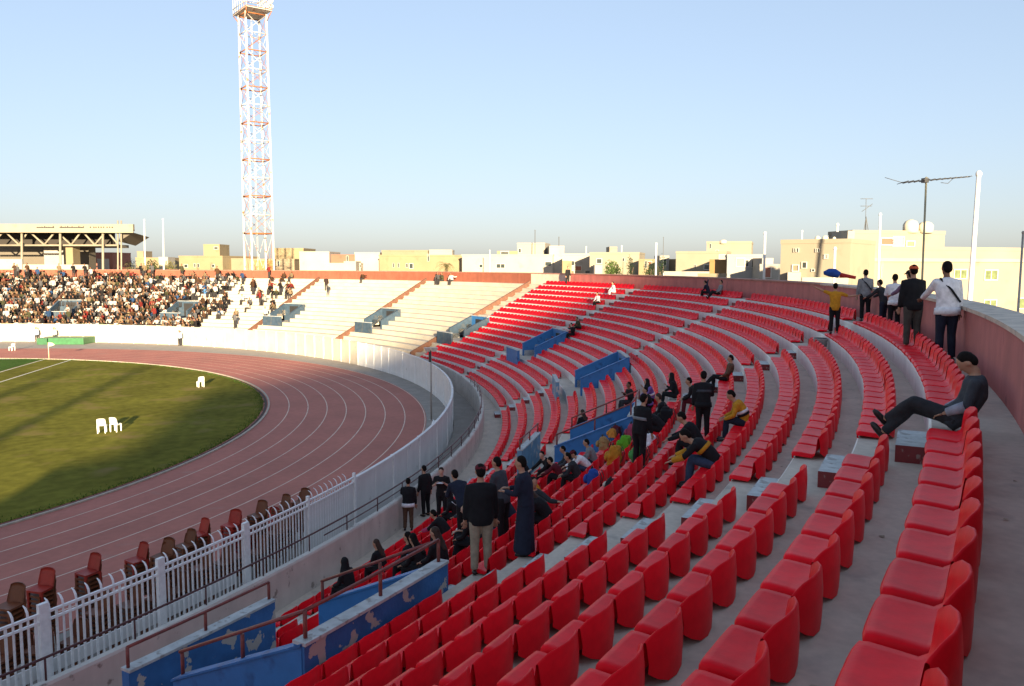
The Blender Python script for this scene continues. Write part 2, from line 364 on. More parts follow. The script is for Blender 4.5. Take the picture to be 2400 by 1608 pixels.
# ---- vomitories
def vomitory(v, label, m_side, m_end, m_front, rails=False, front=True):
    root = empty('vomitory', P(64, v, TK(13)), rad(v-90), label, 'stairwell', 'stairwells cut into the terrace')
    inv = root.matrix_basis.inverted() if False else None
    def loc(R, a, z):   # world -> root local
        q = P(R, a, z)-P(64, v, TK(13)); an = -rad(v-90)
        return (q.x*math.cos(an)-q.y*math.sin(an), q.x*math.sin(an)+q.y*math.cos(an), q.z)
    zl, zh = 3.50, 4.62
    Rl, Rh, dt = 62.72, 65.2, .13
    for sgn in (-1, 1):
        ai, ao = v+sgn*(VW-.0), v+sgn*(VW+.17)
        b = MB(); bt = [loc(Rl, ai, 2.2), loc(Rl, ao, 2.2), loc(Rh, ao, 3.4), loc(Rh, ai, 3.4)]
        tp = [loc(Rl, ai, zl), loc(Rl, ao, zl), loc(Rh, ao, zh), loc(Rh, ai, zh)]
        if sgn > 0: bt, tp = bt[::-1], tp[::-1]
        b.hexa(bt, tp); w_ = b.build('side_wall', m_side, root)
        b = MB(); e = .012
        ci, co_ = v+sgn*(VW-.02), v+sgn*(VW+.19)
        bt = [loc(Rl-.02, ci, zl), loc(Rl-.02, co_, zl), loc(Rh, co_, zh), loc(Rh, ci, zh)]
        tp = [(x, y, z+.035) for x, y, z in bt]
        bt = [(x, y, z+.002) for x, y, z in bt]
        if sgn > 0: bt, tp = bt[::-1], tp[::-1]
        b.hexa(bt, tp); b.build('coping', m_side, w_)
    def trans(name, Ra, Rb, aa, ab, z0, z1, m, capm):
        b = MB(); n = 6
        for i in range(n):
            q0, q1 = aa+(ab-aa)*i/n, aa+(ab-aa)*(i+1)/n
            b.hexa([loc(Ra, q0, z0), loc(Rb, q0, z0), loc(Rb, q1, z0), loc(Ra, q1, z0)], [loc(Ra, q0, z1), loc(Rb, q0, z1), loc(Rb, q1, z1), loc(Ra, q1, z1)])
        w_ = b.build(name, m, root)
        b = MB()
        for i in range(n):
            q0, q1 = aa+(ab-aa)*i/n, aa+(ab-aa)*(i+1)/n
            b.hexa([loc(Ra-.02, q0, z1+.002), loc(Rb+.02, q0, z1+.002), loc(Rb+.02, q1, z1+.002), loc(Ra-.02, q1, z1+.002)], [loc(Ra-.02, q0, z1+.045), loc(Rb+.02, q0, z1+.045), loc(Rb+.02, q1, z1+.045), loc(Ra-.02, q1, z1+.045)])
        b.build('coping', capm, w_)
    trans('end_wall', 65.06, 65.24, v-VW-.16, v+VW+.16, 2.6, 4.62, m_end, m_capw)
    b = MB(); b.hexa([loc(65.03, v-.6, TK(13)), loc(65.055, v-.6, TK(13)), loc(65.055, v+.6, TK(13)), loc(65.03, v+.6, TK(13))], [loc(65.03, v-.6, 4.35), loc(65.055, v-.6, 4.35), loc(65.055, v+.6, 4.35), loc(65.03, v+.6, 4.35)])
    b.build('tunnel_dark_panel', m_dark, root)  # flat dark panel; the tunnel's darkness is put into its colour
    if front: trans('front_wall', 61.45, 61.62, v-VW-.1, v+VW+.1, TK(14)-.1, 3.30, m_front, m_capw)
    if rails:
        def rail(pl, posts):
            b = MB(); b.tube([loc(*q) for q in pl], [.026]*len(pl), 7); r_ = b.build('handrail', m_rail, root)
            for (R, a, z0, z1) in posts:
                b = MB(); b.bar(loc(R, a, z0), loc(R, a, z1), .028); b.build('rail_post', m_rail, root)
        e0, e1 = v-VW-.05, v+VW+.05; h = .40
        arc = [(65.14, e1+(e0-e1)*i/6, zh+h) for i in range(7)]
        rail(arc+[(62.75, e0-.02, zl+h)], [(65.14, e1, zh, zh+h), (65.14, (e0+e1)/2, zh, zh+h), (65.14, e0, zh, zh+h), (64, e0, 4.05, 4.05+h), (62.77, e0, zl, zl+h)])
        rail([(65.14, e1, zh+h-.01), (62.75, e1, zl+h)], [(62.77, e1, zl, zl+h), (64, e1, 4.05, 4.05+h)])
        if front: rail([(61.53, e0+(e1-e0)*i/6, 3.30+.36) for i in range(7)], [(61.53, e0, 3.30, 3.66), (61.53, v, 3.30, 3.66), (61.53, e1, 3.30, 3.66)])
    return root
vomitory(VOM[0], 'blue stairwell with flaking paint and red pipe rails on every side', m_blue, m_bluep, m_bluep, True)
vomitory(VOM[1], 'blue stairwell beside the heap of bright bags, red pipe rail', m_blue, m_blue, m_bluew, True)
vomitory(VOM[2], 'empty mid blue stairwell with a pale blue screen wall below it', m_blue, m_blue, m_bluew)
vomitory(VOM[3], 'blue stairwell with people in black standing at its top end', m_blue, m_blue, m_blue)
vomitory(VOM[4], 'pale blue stairwell where the red seats meet the white terrace', m_bluef, m_blue, m_bluef)
for v, q in zip(VOM[5:], ('first', 'second', 'third', 'fourth')):
    vomitory(v, 'faded blue stairwell in the white terrace, %s beyond the red seats' % q, m_bluef, m_bluef, m_bluef)
# white terrace: red painted gangway strips
for i, v in enumerate(VOM[4:]):
    a = v+1.9
    if a < A_RED: continue
    for k0, k1 in ((1, 10), (13, 17)):   # low sloping kerb beside each gangway
        Ra, Rb = RK(k1)+.35, RK(k0)+.1; za, zb = TK(k1)+.16, TK(k0)+.05; b = MB(); d0, d1 = a-.075, a+.075
        b.hexa([P(Ra, d0, za-.3), P(Rb, d0, zb-.2), P(Rb, d1, zb-.2), P(Ra, d1, za-.3)], [P(Ra, d0, za+.32), P(Rb, d0, zb+.28), P(Rb, d1, zb+.28), P(Ra, d1, za+.32)])
        b.build('gangway_kerb', mat('gangway_red', (.13, .06, .038), .8, .2, 4.), T_WHT)
# ================================================================== SEATS
def seat_mesh(name, cols, hi=True):
    """one-piece moulded shell: x = width, y = towards the back, z up from the tread"""
    W = .294
    prof = [(.035, .0, 0), (.005, .03, 0), (.0, .055, 0), (.018, .078, 0), (.07, .083, 0), (.2, .075, 0), (.33, .075, .1), (.40, .105, .35), (.445, .165, .65), (.478, .265, .9), (.502, .38, 1.)] if hi else \
           [(.02, .01, 0), (.0, .06, 0), (.05, .082, 0), (.33, .075, .1), (.43, .14, .6), (.502, .38, 1.)]
    back = [(.512, .386, 1.), (.522, .375, 1.), (.535, .24, .95), (.535, .12, .9), (.53, .0, .9)] if hi else [(.522, .375, 1.), (.53, .0, .9)]
    b = MB(); rows = prof+back; n = len(cols)
    for y, z, t in rows:
        for u, drop in cols:
            au = abs(u)
            top = z
            if t > .2 and z > .1: top = .09+(z-.09)*(1-.26*au**5*min(1, t))
            if t >= .9 and z < .13: top = z+(.05*au**3 if z > .01 else .11*au**2.4)
            yy = y-(.105*au**2.2)*t
            zz = top-(drop*.055*(1-t) if t < .6 else 0)
            if t == 0: zz += .010*au**2; yy += .02*au**4
            b.v.append((u*W, yy*.88, max(zz, .002)))
    for i in range(len(rows)-1):
        for k in range(n-1): b.face((i*n+k, i*n+k+1, (i+1)*n+k+1, (i+1)*n+k), 0, True)
    if hi:   # close the sides between pan lip and back shell
        pass
    return meshof(b, name, m_seat)
SEAT_HI = seat_mesh('stadium_seat', [(-1., 1), (-.985, .25), (-.93, 0), (-.75, 0), (-.4, 0), (0, 0), (.4, 0), (.75, 0), (.93, 0), (.985, .25), (1., 1)])
SEAT_LO = seat_mesh('seat_lo', [(-1., 1), (-.93, 0), (-.45, 0), (.45, 0), (.93, 0), (1., 1)], False)
SEAT_P = .652
spots = []
for k in range(1, NROW+1):
    R = RK(k)-.02; da = math.degrees(SEAT_P/(R+.2)); a = A_END+.6+(k*.37 % 1)*da
    # blocks between aisles: seats restart beside each aisle
    bounds = []
    for v in VOM[:5]:
        if k <= 9: bounds.append((aisle_up(v)-.50, aisle_up(v)+.50))
        elif k <= 12: bounds.append((v-VW-.3, v+VW+.3))
        elif k == 13: bounds.append((v-VW-.4, aisle_lo(v)+.7))
        else: bounds.append((aisle_lo(v)-.52, aisle_lo(v)+.52))
    bounds.sort(); s_ = A_END+.4; blocks = []
    for l, h in bounds:
        if l > s_: blocks.append((s_, min(l, A_RED-.15)))
        s_ = max(s_, h)
    if s_ < A_RED-.6: blocks.append((s_, A_RED-.15))
    for l, h in blocks:
        n = int((h-l)/da)
        if n < 1: continue
        off = (h-l-n*da)/2
        for i in range(n): spots.append((k, l+off+(i+.5)*da))
# people clear some seats from nothing: all seats stay
def dist_key(s):
    q = P(RK(s[0])+.2, s[1], TK(s[0])+.2); v = np.array(q)-CAM; z = v @ FW
    x = (v @ RT)/z*FPX if z > .1 else 1e9; y = -(v @ UP)/z*FPX if z > .1 else 1e9
    vis = z > .3 and -1330 < x < 1330 and -900 < y < 960
    return (0 if vis else 1, np.linalg.norm(v))
spots.sort(key=dist_key)
SEAT_LABEL = 'red moulded plastic seat bolted to the near grey concrete rows'
for k, a in spots[:300]:
    o = inst('stadium_seat', SEAT_HI, None, P(RK(k)-.02+random.uniform(-.006, .006), a, TK(k)+.001), rad(a-90)+random.gauss(0, .012))
    tag(o, SEAT_LABEL, 'seat', 'red stadium seats in the near rows')
def merge_instances(name, me_list, mats):
    """me_list: (mesh, matrix)"""
    V = []; Fc = []; mi = []; o = 0; cache = {}
    for me, Mx in me_list:
        if me.name not in cache:
            v = np.empty(len(me.vertices)*3); me.vertices.foreach_get('co', v); cache[me.name] = (v.reshape(-1, 3), [tuple(p.vertices) for p in me.polygons], [p.material_index for p in me.polygons])
        v, f, m = cache[me.name]; Mn = np.array(Mx)
        V.append(v @ Mn[:3, :3].T+Mn[:3, 3]); Fc += [tuple(i+o for i in q) for q in f]; mi += m; o += len(v)
    me = bpy.data.meshes.new(name); me.from_pydata(np.concatenate(V).tolist(), [], Fc)
    me.polygons.foreach_set('material_index', mi); me.polygons.foreach_set('use_smooth', [True]*len(Fc)); me.update()
    for m in mats: me.materials.append(m)
    ob = bpy.data.objects.new(name, me); COL.objects.link(ob); return ob
lst = []
for i, (k, a) in enumerate(spots[300:]):
    Mx = Matrix.Translation(P(RK(k)-.02, a, TK(k)+.001)) @ Matrix.Rotation(rad(a-90)+random.gauss(0, .012), 4, 'Z')
    lst.append((SEAT_HI if i < 500 else SEAT_LO, Mx))
tag(merge_instances('stadium_seats', lst, [m_seat]), 'hundreds of red plastic seats filling the farther curved rows', 'seats', kind='stuff')
#--SECTION2--
# ================================================================== TRACKSIDE FENCE
RF = 55.89
fence = empty('picket_fence', (0, 0, 0), label='white steel fence of bent-topped pickets along the track side of the walkway', cat='fence')
b = MB(); b.box((0, 0, 1.18), (.055, .018, 1.98)); bar_short = meshof(b, 'picket', m_fence)
b = MB(); b.tube([(0, 0, .2), (0, 0, 2.20), (0, -.02, 2.30), (0, -.075, 2.38), (0, -.15, 2.42)], [(.0275, .009)]*3+[(.024, .009), (.012, .006)], 4, sm=False, ref=(1, 0, 0)); bar_tall = meshof(b, 'picket', m_fence)
i = 0
for a in np.arange(-137.2, -115.6, .1545):
    if min(abs(a+127.3-3*j) for j in range(-4, 5)) < .14: continue
    i += 1; inst('picket', bar_tall if i % 2 else bar_short, fence, P(RF, a), rad(a-90)+random.gauss(0, .02))
b = MB(); b.box((0, 0, 1.2), (.20, .10, 2.36)); post_w = meshof(b, 'fence_post', m_fence)
b = MB(); b.box((0, 0, 1.2), (.09, .09, 2.24)); post_n = meshof(b, 'fence_post', m_fence)
for j in range(-3, 5): a = -127.3+3*j; inst('fence_post', post_w if j < 3 else post_n, fence, P(RF, a), rad(a-90))
for z, h in ((2.17, .05), (2.00, .045), (.42, .05)):
    b = MB(); b.sweep([(RF-.03, z-h/2), (RF-.03, z+h/2), (RF+.03, z+h/2), (RF+.03, z-h/2)], -137.4, -115.3, .5); b.build('fence_rail', m_fence, fence)
b = MB(); b.sweep([(RF-.12, -.02), (RF-.12, .3), (RF+.12, .3), (RF+.12, -.02)], -140, -115.3, .5); b.build('fence_kerb', m_parap, fence)
b = MB(); b.sweep([(RF-.22, .72), (RF-.22, 1.02), (RF-.19, 1.02), (RF-.19, .72)], -140, -121.5, .5); b.build('kick_board', m_panel, fence)
# solid sheet fence
pf = empty('panel_fence', (0, 0, 0), label='pale solid sheet metal fence with posts and a capped top edge round the track', cat='fence')
b = MB(); b.sweep([(RF-.02, .3), (RF-.02, 2.0), (RF+.0, 2.0), (RF+.0, .3)], -118.45, -115.35, .5); b.build('sheet_panel', m_panel, pf)
edges = list(np.arange(-115.3, 0, 1.75))
for i in range(len(edges)-1):
    a0, a1 = edges[i], edges[i+1]; mm = m_panel if a1 < -62 else m_white
    b = MB(); b.sweep([(RF-.05, 0), (RF-.05, .28), (RF-.02, .28), (RF-.02, 2.05), (RF+.02, 2.05), (RF+.02, 0)], a0+.02, a1-.02, .45); b.build('sheet_panel', mm, pf)
    b = MB(); b.sweep([(RF-.06, 2.05), (RF-.06, 2.16), (RF+.06, 2.16), (RF+.06, 2.05)], a0+.004, a1-.004, .45); b.build('top_rail', mm, pf)
b = MB(); b.box((0, 0, 1.05), (.1, .13, 2.26)); pm = meshof(b, 'fence_post', m_fence)
for i, a in enumerate(edges):
    if i % 2 == 0 or a > -70: inst('fence_post', pm, pf, P(RF, a), rad(a-90))
b = MB(); b.sweep([(RF-.04, 0), (RF-.04, 2.05), (RF+.04, 2.05), (RF+.04, 0)], edges[-1], 0, .4, straight=60); b.build('sheet_panel', m_white, pf)
# ================================================================== TRACKSIDE CHAIRS
def chair_proto(colname, col):
    m = mat(colname, col, .5, .15, 8., .05, spec=.4, island=.12)
    seat = MB(); n = 5
    for i in range(n):
        for j in range(n):
            x = -.21+.42*i/(n-1); y = -.2+.42*j/(n-1); seat.v.append((x*1.12, y, .43-.02*(1-((x/.21)**2))+.01*(y > 0)))
    for i in range(n-1):
        for j in range(n-1): seat.face((i*n+j, (i+1)*n+j, (i+1)*n+j+1, i*n+j+1), 0, True)
    seat.box((0, -.2, .405), (.42, .02, .05)); seat.box((-.21, 0, .405), (.02, .4, .05)); seat.box((.21, 0, .405), (.02, .4, .05))
    back = MB(); nr, nc = 6, 7
    for r in range(nr):
        t = r/(nr-1)
        for c in range(nc):
            u = -1+2*c/(nc-1); top = .43+.42*t*(1-.10*abs(u)**3)
            back.v.append((u*.235*(1-.10*t*t), .19+.10*t-.05*u*u, top))
    for r in range(nr-1):
        for c in range(nc-1): back.face((r*nc+c, r*nc+c+1, (r+1)*nc+c+1, (r+1)*nc+c), 0, True)
    o = len(back.v)
    back.v += [(x, y+.02, z) for x, y, z in back.v[:]]
    for r in range(nr-1):
        for c in range(nc-1): back.face((o+r*nc+c+1, o+r*nc+c, o+(r+1)*nc+c, o+(r+1)*nc+c+1), 0, True)
    ring = [r*nc for r in range(nr)]+[(nr-1)*nc+c for c in range(1, nc)]+[r*nc+nc-1 for r in range(nr-2, -1, -1)]
    for q in range(len(ring)-1): back.face((ring[q], ring[q]+o, ring[q+1]+o, ring[q+1]))
    leg = MB(); leg.hexa([(-.022, -.02, 0), (.022, -.02, 0), (.022, .02, 0), (-.022, .02, 0)], [(-.035, -.03, .42), (.035, -.03, .42), (.035, .03, .42), (-.035, .03, .42)])
    return meshof(seat, 'seat', m), meshof(back, 'backrest', m), meshof(leg, 'leg', m)
CH = {'red': chair_proto('red_chair_plastic', (.34, .028, .016)), 'brown': chair_proto('brown_chair_plastic', (.15, .045, .016)), 'white': chair_proto('white_chair_plastic', (.74, .73, .68))}
def cam_ang(p): return math.atan2(p[1]-CAM[1], p[0]-CAM[0])
def chair(loc, rz, col, label, group=None):
    c = empty('plastic_chair', loc, rz, label, 'chair', group); s_, bk, lg = CH[col]
    inst('seat', s_, c); inst('backrest', bk, c)
    for x in (-.19, .19):
        for y in (-.18, .2): inst('leg', lg, c, (x, y, 0))
    return c
stacks = [(20, 1375, 12, 'brown', False), (93, 1338, 10, 'brown', True), (203, 1302, 10, 'brown', True), (318, 1275, 9, 'brown', True), (378, 1266, 11, 'brown', False), (432, 1244, 8, 'brown', False), (465, 1218, 9, 'brown', True), (540, 1198, 9, 'red', True), (602, 1176, 10, 'brown', False), (657, 1161, 9, 'brown', False), (703, 1147, 9, 'brown', False), (576, 1212, 6, 'red', False), (630, 1192, 6, 'red', False)]
for si, (x, y, n, c, redtop) in enumerate(stacks):
    top = .86+.118*(n-1); g = None
    Rg = 54.35
    d = ray(x, y); t = (top-CAM[2])/d[2]; g = CAM+d*t; Rg, a = pol(g)
    if not 52.6 < Rg < 55.3: Rg = min(max(Rg, 52.8), 55.2)
    fz = math.atan2(g[1]-CAM[1], g[0]-CAM[0])+rad(random.uniform(118, 140))+rad(90)
    for q in range(n):
        cc = 'red' if (redtop and q == n-1) else c
        lab = ('red plastic chair set on top of a brown chair stack behind the picket fence' if cc == 'red' and redtop else
               ('brown plastic chair nested in a tall stack behind the picket fence' if cc == 'brown' else 'red plastic chair nested in a low stack behind the picket fence'))
        chair(P(Rg, a, .118*q)+Vector((random.gauss(0, .006), random.gauss(0, .006), 0)), fz+random.gauss(0, .015)+(.0 if q < n-1 else random.uniform(-.15, .15)), cc, lab, 'plastic chairs stacked behind the fence')
for si, a in enumerate(np.arange(-129.2, -116.9, .82)):   # continuous lower stacks all along the fence
    p_ = P(54.75+.1*math.sin(si*2.1), a); fz = cam_ang(p_)+rad(random.uniform(115, 145)+90)
    for q in range(4+(si*7) % 4):
        chair(P(54.75+.1*math.sin(si*2.1), a, .118*q), fz+random.gauss(0, .02), 'brown', 'brown plastic chair nested in a knee high stack close to the picket fence', 'plastic chairs stacked behind the fence')
g = ground(272, 1012); chair((g[0], g[1], .025), rad(70), 'white', 'white plastic chair on the grass beside its twin, facing the pitch', None)
chair((g[0]-.3, g[1]+.62, .025), rad(95), 'white', 'white plastic chair paired side by side with another on the sunlit grass')
g = ground(470, 908); chair((g[0], g[1], .025), rad(120), 'white', 'lone white plastic chair on the grass near the track bend')
g = ground(28, 822); chair((g[0], g[1], .0), rad(150), 'white', 'white plastic chair standing alone on the far running track')
# ---- field equipment
cf = empty('corner_flag', (35.1, -11.3, .02), label='pale corner flag on a thin post at the pitch corner', cat='flag')
b = MB(); b.bar((0, 0, 0), (0, 0, 1.6), .03); b.build('post', mat('flag_post', (.75, .66, .4), .6), cf)
b = MB(); b.add([(0, 0, 1.6), (.12, -.3, 1.55), (.2, -.52, 1.36), (.1, -.3, 1.25), (0, 0, 1.2)], [(0, 1, 3, 4), (1, 2, 3)]); b.add([(-.01, 0, 1.6), (.11, -.3, 1.55), (.19, -.52, 1.36), (.09, -.3, 1.25), (-.01, 0, 1.2)], [(0, 4, 3, 1), (1, 3, 2)]); b.build('flag_cloth', mat('flag_cloth', (.8, .72, .42), .8), cf)
g = ground(157, 808)
lm = empty('landing_mat', (g[0]+1.6, g[1], 0), rad(-8), 'low green padded landing mat beside the far track', 'mat')
b = MB(); b.box((0, 0, .38), (2.8, 4.1, .74), taper=.985); b.build('pad', mat('green_vinyl', (.03, .13, .05), .5, .2, 3.), lm)
b = MB(); b.box((0, 2.75, .36), (2.8, 1.2, .72), taper=.97); b.build('pad', mat('green_vinyl_dark', (.025, .105, .045), .5, .2, 3.), lm)
# lamp pole by the fence
g = ground(1011, 985); lp = empty('lamp_post', (g[0], g[1], 0), label='thin steel lamp pole with two floodlights beside the sheet fence', cat='lamp post')
m_pole = mat('galvanised_pole', (.33, .31, .28), .5, .15, 6., metal=.3)
b = MB(); b.tube([(0, 0, 0), (0, 0, 2.4), (0, 0, 4.2)], [.05, .045, .035], 8); b.build('pole', m_pole, lp)
b = MB(); b.box((0, .0, .02), (.3, .3, .04)); b.build('base_plate', m_pole, lp)
b = MB(); b.box((.0, .06, 3.9), (.12, .14, .7)); b.box((0, .06, 3.9), (.16, .08, .6)); b.build('control_box', mat('dark_box', (.05, .05, .045), .6), lp)
for s_ in (-1, 1):
    b = MB(); b.hexa([(-.12, s_*.18-.12, 4.18), (.12, s_*.18-.12, 4.18), (.12, s_*.18+.12, 4.18), (-.12, s_*.18+.12, 4.18)], [(-.22, s_*.22-.2, 4.42), (.1, s_*.22-.2, 4.42), (.1, s_*.22+.2, 4.42), (-.22, s_*.22+.2, 4.42)]); b.build('floodlight', mat('lamp_housing', (.62, .55, .48), .5), lp)
# low hurdle-like steel frame beside the fence gate
hd = empty('steel_frame', P(54.9, -98.5, 0), rad(-98.5-90), 'white curved steel frame leaning by the sheet fence', 'frame')
b = MB(); b.tube([(-.7, 0, 0), (-.7, 0, .6), (-.55, .02, .85), (-.2, .04, .95), (.2, .04, .95), (.55, .02, .85), (.7, 0, .6), (.7, 0, 0)], [.05]*8, 8); b.build('hoop', m_fence, hd)
b = MB(); b.tube([(-.35, .25, 0), (-.35, .25, .5), (-.2, .27, .75), (.2, .27, .75), (.35, .25, .5), (.35, .25, 0)], [.045]*6, 8); b.build('hoop', m_fence, hd)
# ================================================================== FLOODLIGHT TOWER
def tower():
    dep = 152.; zt = lambda y: float(at_depth(607, y, dep)[2])
    base = at_depth(607, 612, dep); bx, by = base[0], base[1]
    T = empty('floodlight_tower', (bx, by, 0), rad(27), 'tall white lattice floodlight tower with rust stained joints', 'tower')
    def half(z): return 2.08-.0035*z
    H = zt(52); cn = ((-1, -1), (1, -1), (1, 1), (-1, 1))
    for cx, cy in cn:
        b = MB(); z0, z1 = 0, H; b.hexa(*[[(cx*half(z)+dx, cy*half(z)+dy, z) for dx, dy in ((-.13, -.13), (.13, -.13), (.13, .13), (-.13, .13))] for z in (z0, z1)]); b.build('leg', m_steelw, T)
    ys = [612, 548, 505, 462, 420, 378, 336, 295, 255, 216, 176, 135, 95, 54]; zs = [max(0, zt(y)) for y in ys]
    zs[0] = 2.
    for i, z in enumerate(zs):
        h = half(z)
        for q in range(4):
            a_, b_ = cn[q], cn[(q+1) % 4]
            bb = MB(); bb.bar((a_[0]*h, a_[1]*h, z), (b_[0]*h, b_[1]*h, z), .11 if i % 2 else .08, 5); bb.build('cross_beam', m_rust if i % 2 else m_steelw, T)
            if i < len(zs)-1:
                z2 = zs[i+1]; h2 = half(z2)
                for (p0, p1) in ((a_, b_), (b_, a_)):
                    bb = MB(); bb.bar((p0[0]*h, p0[1]*h, z), (p1[0]*h2, p1[1]*h2, z2), .038, 5); bb.build('brace', m_steelw if (i+q) % 2 else m_rust, T)
    b = MB(); 
    for x in (-.25, .25): b.bar((x, .2, 0), (x, .2, H), .035, 5)
    for z in np.arange(1, H, .9): b.bar((-.25, .2, z), (.25, .2, z), .02, 4)
    b.build('ladder', m_steelw, T)
    # head frame
    z0 = zt(48); z1 = z0+5.4; HWx = 3.6
    pl = MB(); pl.box((0, 0, z0+.06), (2*HWx, 4.6, .1)); pl.build('platform', m_steelw, T)
    for z in (z0+.2, z0+1.1, z0+3., z1):
        for s_ in (-1, 1):
            bb = MB(); bb.bar((-HWx, s_*2.3, z), (HWx, s_*2.3, z), .07, 5); bb.build('head_beam', m_rust if z < z0+.5 else m_steelw, T)
            bb = MB(); bb.bar((s_*HWx, -2.3, z), (s_*HWx, 2.3, z), .07, 5); bb.build('head_beam', m_rust if z < z0+.5 else m_steelw, T)
    for x in np.linspace(-HWx, HWx, 7):
        bb = MB(); bb.bar((x, -2.3, z0), (x, -2.3, z1), .06, 5); bb.build('head_post', m_steelw, T)
        bb = MB(); bb.bar((x, 2.3, z0), (x, 2.3, z1), .06, 5); bb.build('head_post', m_steelw, T)
    for sx in (-1, 1):
        for sy in (-1, 1):
            bb = MB(); bb.bar((sx*half(z0), sy*half(z0), z0-1.6), (sx*HWx, sy*2.3, z0), .08, 5); bb.build('bracket', m_rust, T)
    lm_ = MB(); lm_.tube([(0, .0, 0), (0, -.12, 0), (0, -.34, .0)], [.16, .32, .38], 10, ref=(1, 0, 0)); lme = meshof(lm_, 'lamp', mat('lamp_reflector', (.72, .72, .70), .35, .1, 5.))
    for x in np.linspace(-HWx+.6, HWx-.6, 7):
        for z in (z0+.9, z0+1.9, z0+2.9, z0+3.9):
            inst('lamp', lme, T, (x, -2.35, z)); 
tower()
# ================================================================== CITY
def cmat(key, col, **k): return mat('render_'+key, col, .9, .07, .35, .1, tuple(c*.8 for c in col), (.6, .6, .15), **k)
CR = cmat('cream', (.25, .22, .165)); CR2 = cmat('pale', (.28, .26, .22)); CR3 = cmat('ochre', (.235, .185, .11)); CR4 = cmat('sand', (.22, .175, .12)); CRW = cmat('white', (.33, .30, .255)); CRO = cmat('orange', (.26, .15, .06)); CRB = cmat('brick', (.28, .11, .075)); CRG = cmat('greyside', (.30, .28, .25))
m_glass = mat('window_glass', (.035, .045, .045), .15, .2, 3., spec=.6); m_curt = mat('green_glazing', (.12, .15, .07), .3, .3, 3.); m_frame = mat('window_frame', (.5, .47, .42), .6); m_tank = mat('tank_plastic', (.52, .47, .36), .6, .08, 3.)
def bbox(name, x0, d0, x1, d1, ytop, back, m, parent, z0=-.05, ybot=None):
    p0, p1 = at_depth(x0, 620, d0), at_depth(x1, 620, d1)
    zt = float(at_depth(x0, ytop, d0)[2]); zb = z0 if ybot is None else float(at_depth(x0, ybot, d0)[2])
    u = np.array([p1[0]-p0[0], p1[1]-p0[1]]); u /= np.linalg.norm(u); nrm = np.array([-u[1], u[0]])
    if nrm @ np.array([p0[0]-CAM[0], p0[1]-CAM[1]]) < 0: nrm = -nrm
    q = [p0[:2], p1[:2], p1[:2]+nrm*back, p0[:2]+nrm*back]
    if (q[1][0]-q[0][0])*(q[2][1]-q[1][1])-(q[1][1]-q[0][1])*(q[2][0]-q[1][0]) < 0: q = [q[1], q[0], q[3], q[2]]
    b = MB(); b.hexa([(a[0], a[1], zb) for a in q], [(a[0], a[1], zt) for a in q]); o = b.build(name, m, parent)
    return o, (p0, u, nrm, zt, q)
def on_plane(info, x, y):
    p0, u, nrm = info[:3]; d = ray(x, y); t = ((p0[0]-CAM[0])*nrm[0]+(p0[1]-CAM[1])*nrm[1])/(d[0]*nrm[0]+d[1]*nrm[1]); return CAM+d*t
def window(info, x0, y0, x1, y1, parent, m=None, frame=True, split=False):
    p0, u, nrm = info[:3]; a, c = on_plane(info, x0, y0), on_plane(info, x1, y1)
    zt, zb = float(a[2]), float(c[2]); ta = (a[0]-p0[0])*u[0]+(a[1]-p0[1])*u[1]; tb = (c[0]-p0[0])*u[0]+(c[1]-p0[1])*u[1]
    if ta > tb: ta, tb = tb, ta
    def pt(t, n_, z): return (p0[0]+u[0]*t-nrm[0]*n_, p0[1]+u[1]*t-nrm[1]*n_, z)
    def slab(t0, t1, n0, n1, zb_, zt_):
        b = MB(); b.hexa([pt(t0, n0, zb_), pt(t1, n0, zb_), pt(t1, n1, zb_), pt(t0, n1, zb_)], [pt(t0, n0, zt_), pt(t1, n0, zt_), pt(t1, n1, zt_), pt(t0, n1, zt_)]); return b
    fr = MB(); f = min(.09, (tb-ta)*.16)
    for (t0, t1, z0, z1) in ((ta-f, tb+f, zt, zt+f), (ta-f, tb+f, zb-f, zb), (ta-f, ta, zb, zt), (tb, tb+f, zb, zt))+((((ta+tb)/2-f/2, (ta+tb)/2+f/2, zb, zt),) if split else ()):
        s_ = slab(t0, t1, -.02, .10, z0, z1); fr.add(s_.v, s_.f)
    w_ = fr.build('window', m_frame if frame else CR2, parent)
    if split:
        for t0, t1 in ((ta, (ta+tb)/2-f/2), ((ta+tb)/2+f/2, tb)): slab(t0, t1, -.02, .03, zb, zt).build('pane', m or m_glass, w_)
    else: slab(ta, tb, -.02, .03, zb, zt).build('pane', m or m_glass, w_)
def house(label, boxes, wins=(), extra=None, cat='building'):
    """boxes: (part, x0, depth0, x1, depth1, ytop, back, material[, ybottom])"""
    f = boxes[0]; p = at_depth((f[1]+f[3])/2, 620, (f[2]+f[4])/2); root = empty('city_building', (0, 0, 0), label=label, cat=cat); infos = []
    for bx in boxes:
        o, inf = bbox(bx[0], *bx[1:7], bx[7], root, ybot=(bx[8] if len(bx) > 8 else None)); infos.append(inf)
        if bx[0] != 'awning' and abs(inf[3]) > 0:   # roof edge upstand
            q = inf[4]; b = MB(); zt = inf[3]
            cx = sum(v[0] for v in q)/4; cy = sum(v[1] for v in q)/4
            oq = [(v[0]+(v[0]-cx)*.012, v[1]+(v[1]-cy)*.012) for v in q]
            b.hexa([(v[0], v[1], zt-.25) for v in oq], [(v[0], v[1], zt+.06) for v in oq]); b.build('parapet', bx[7], o)
    for wn_ in wins: window(infos[wn_[0]], *wn_[1:5], root, *(wn_[5:]))
    if extra: extra(root, infos)
    return root
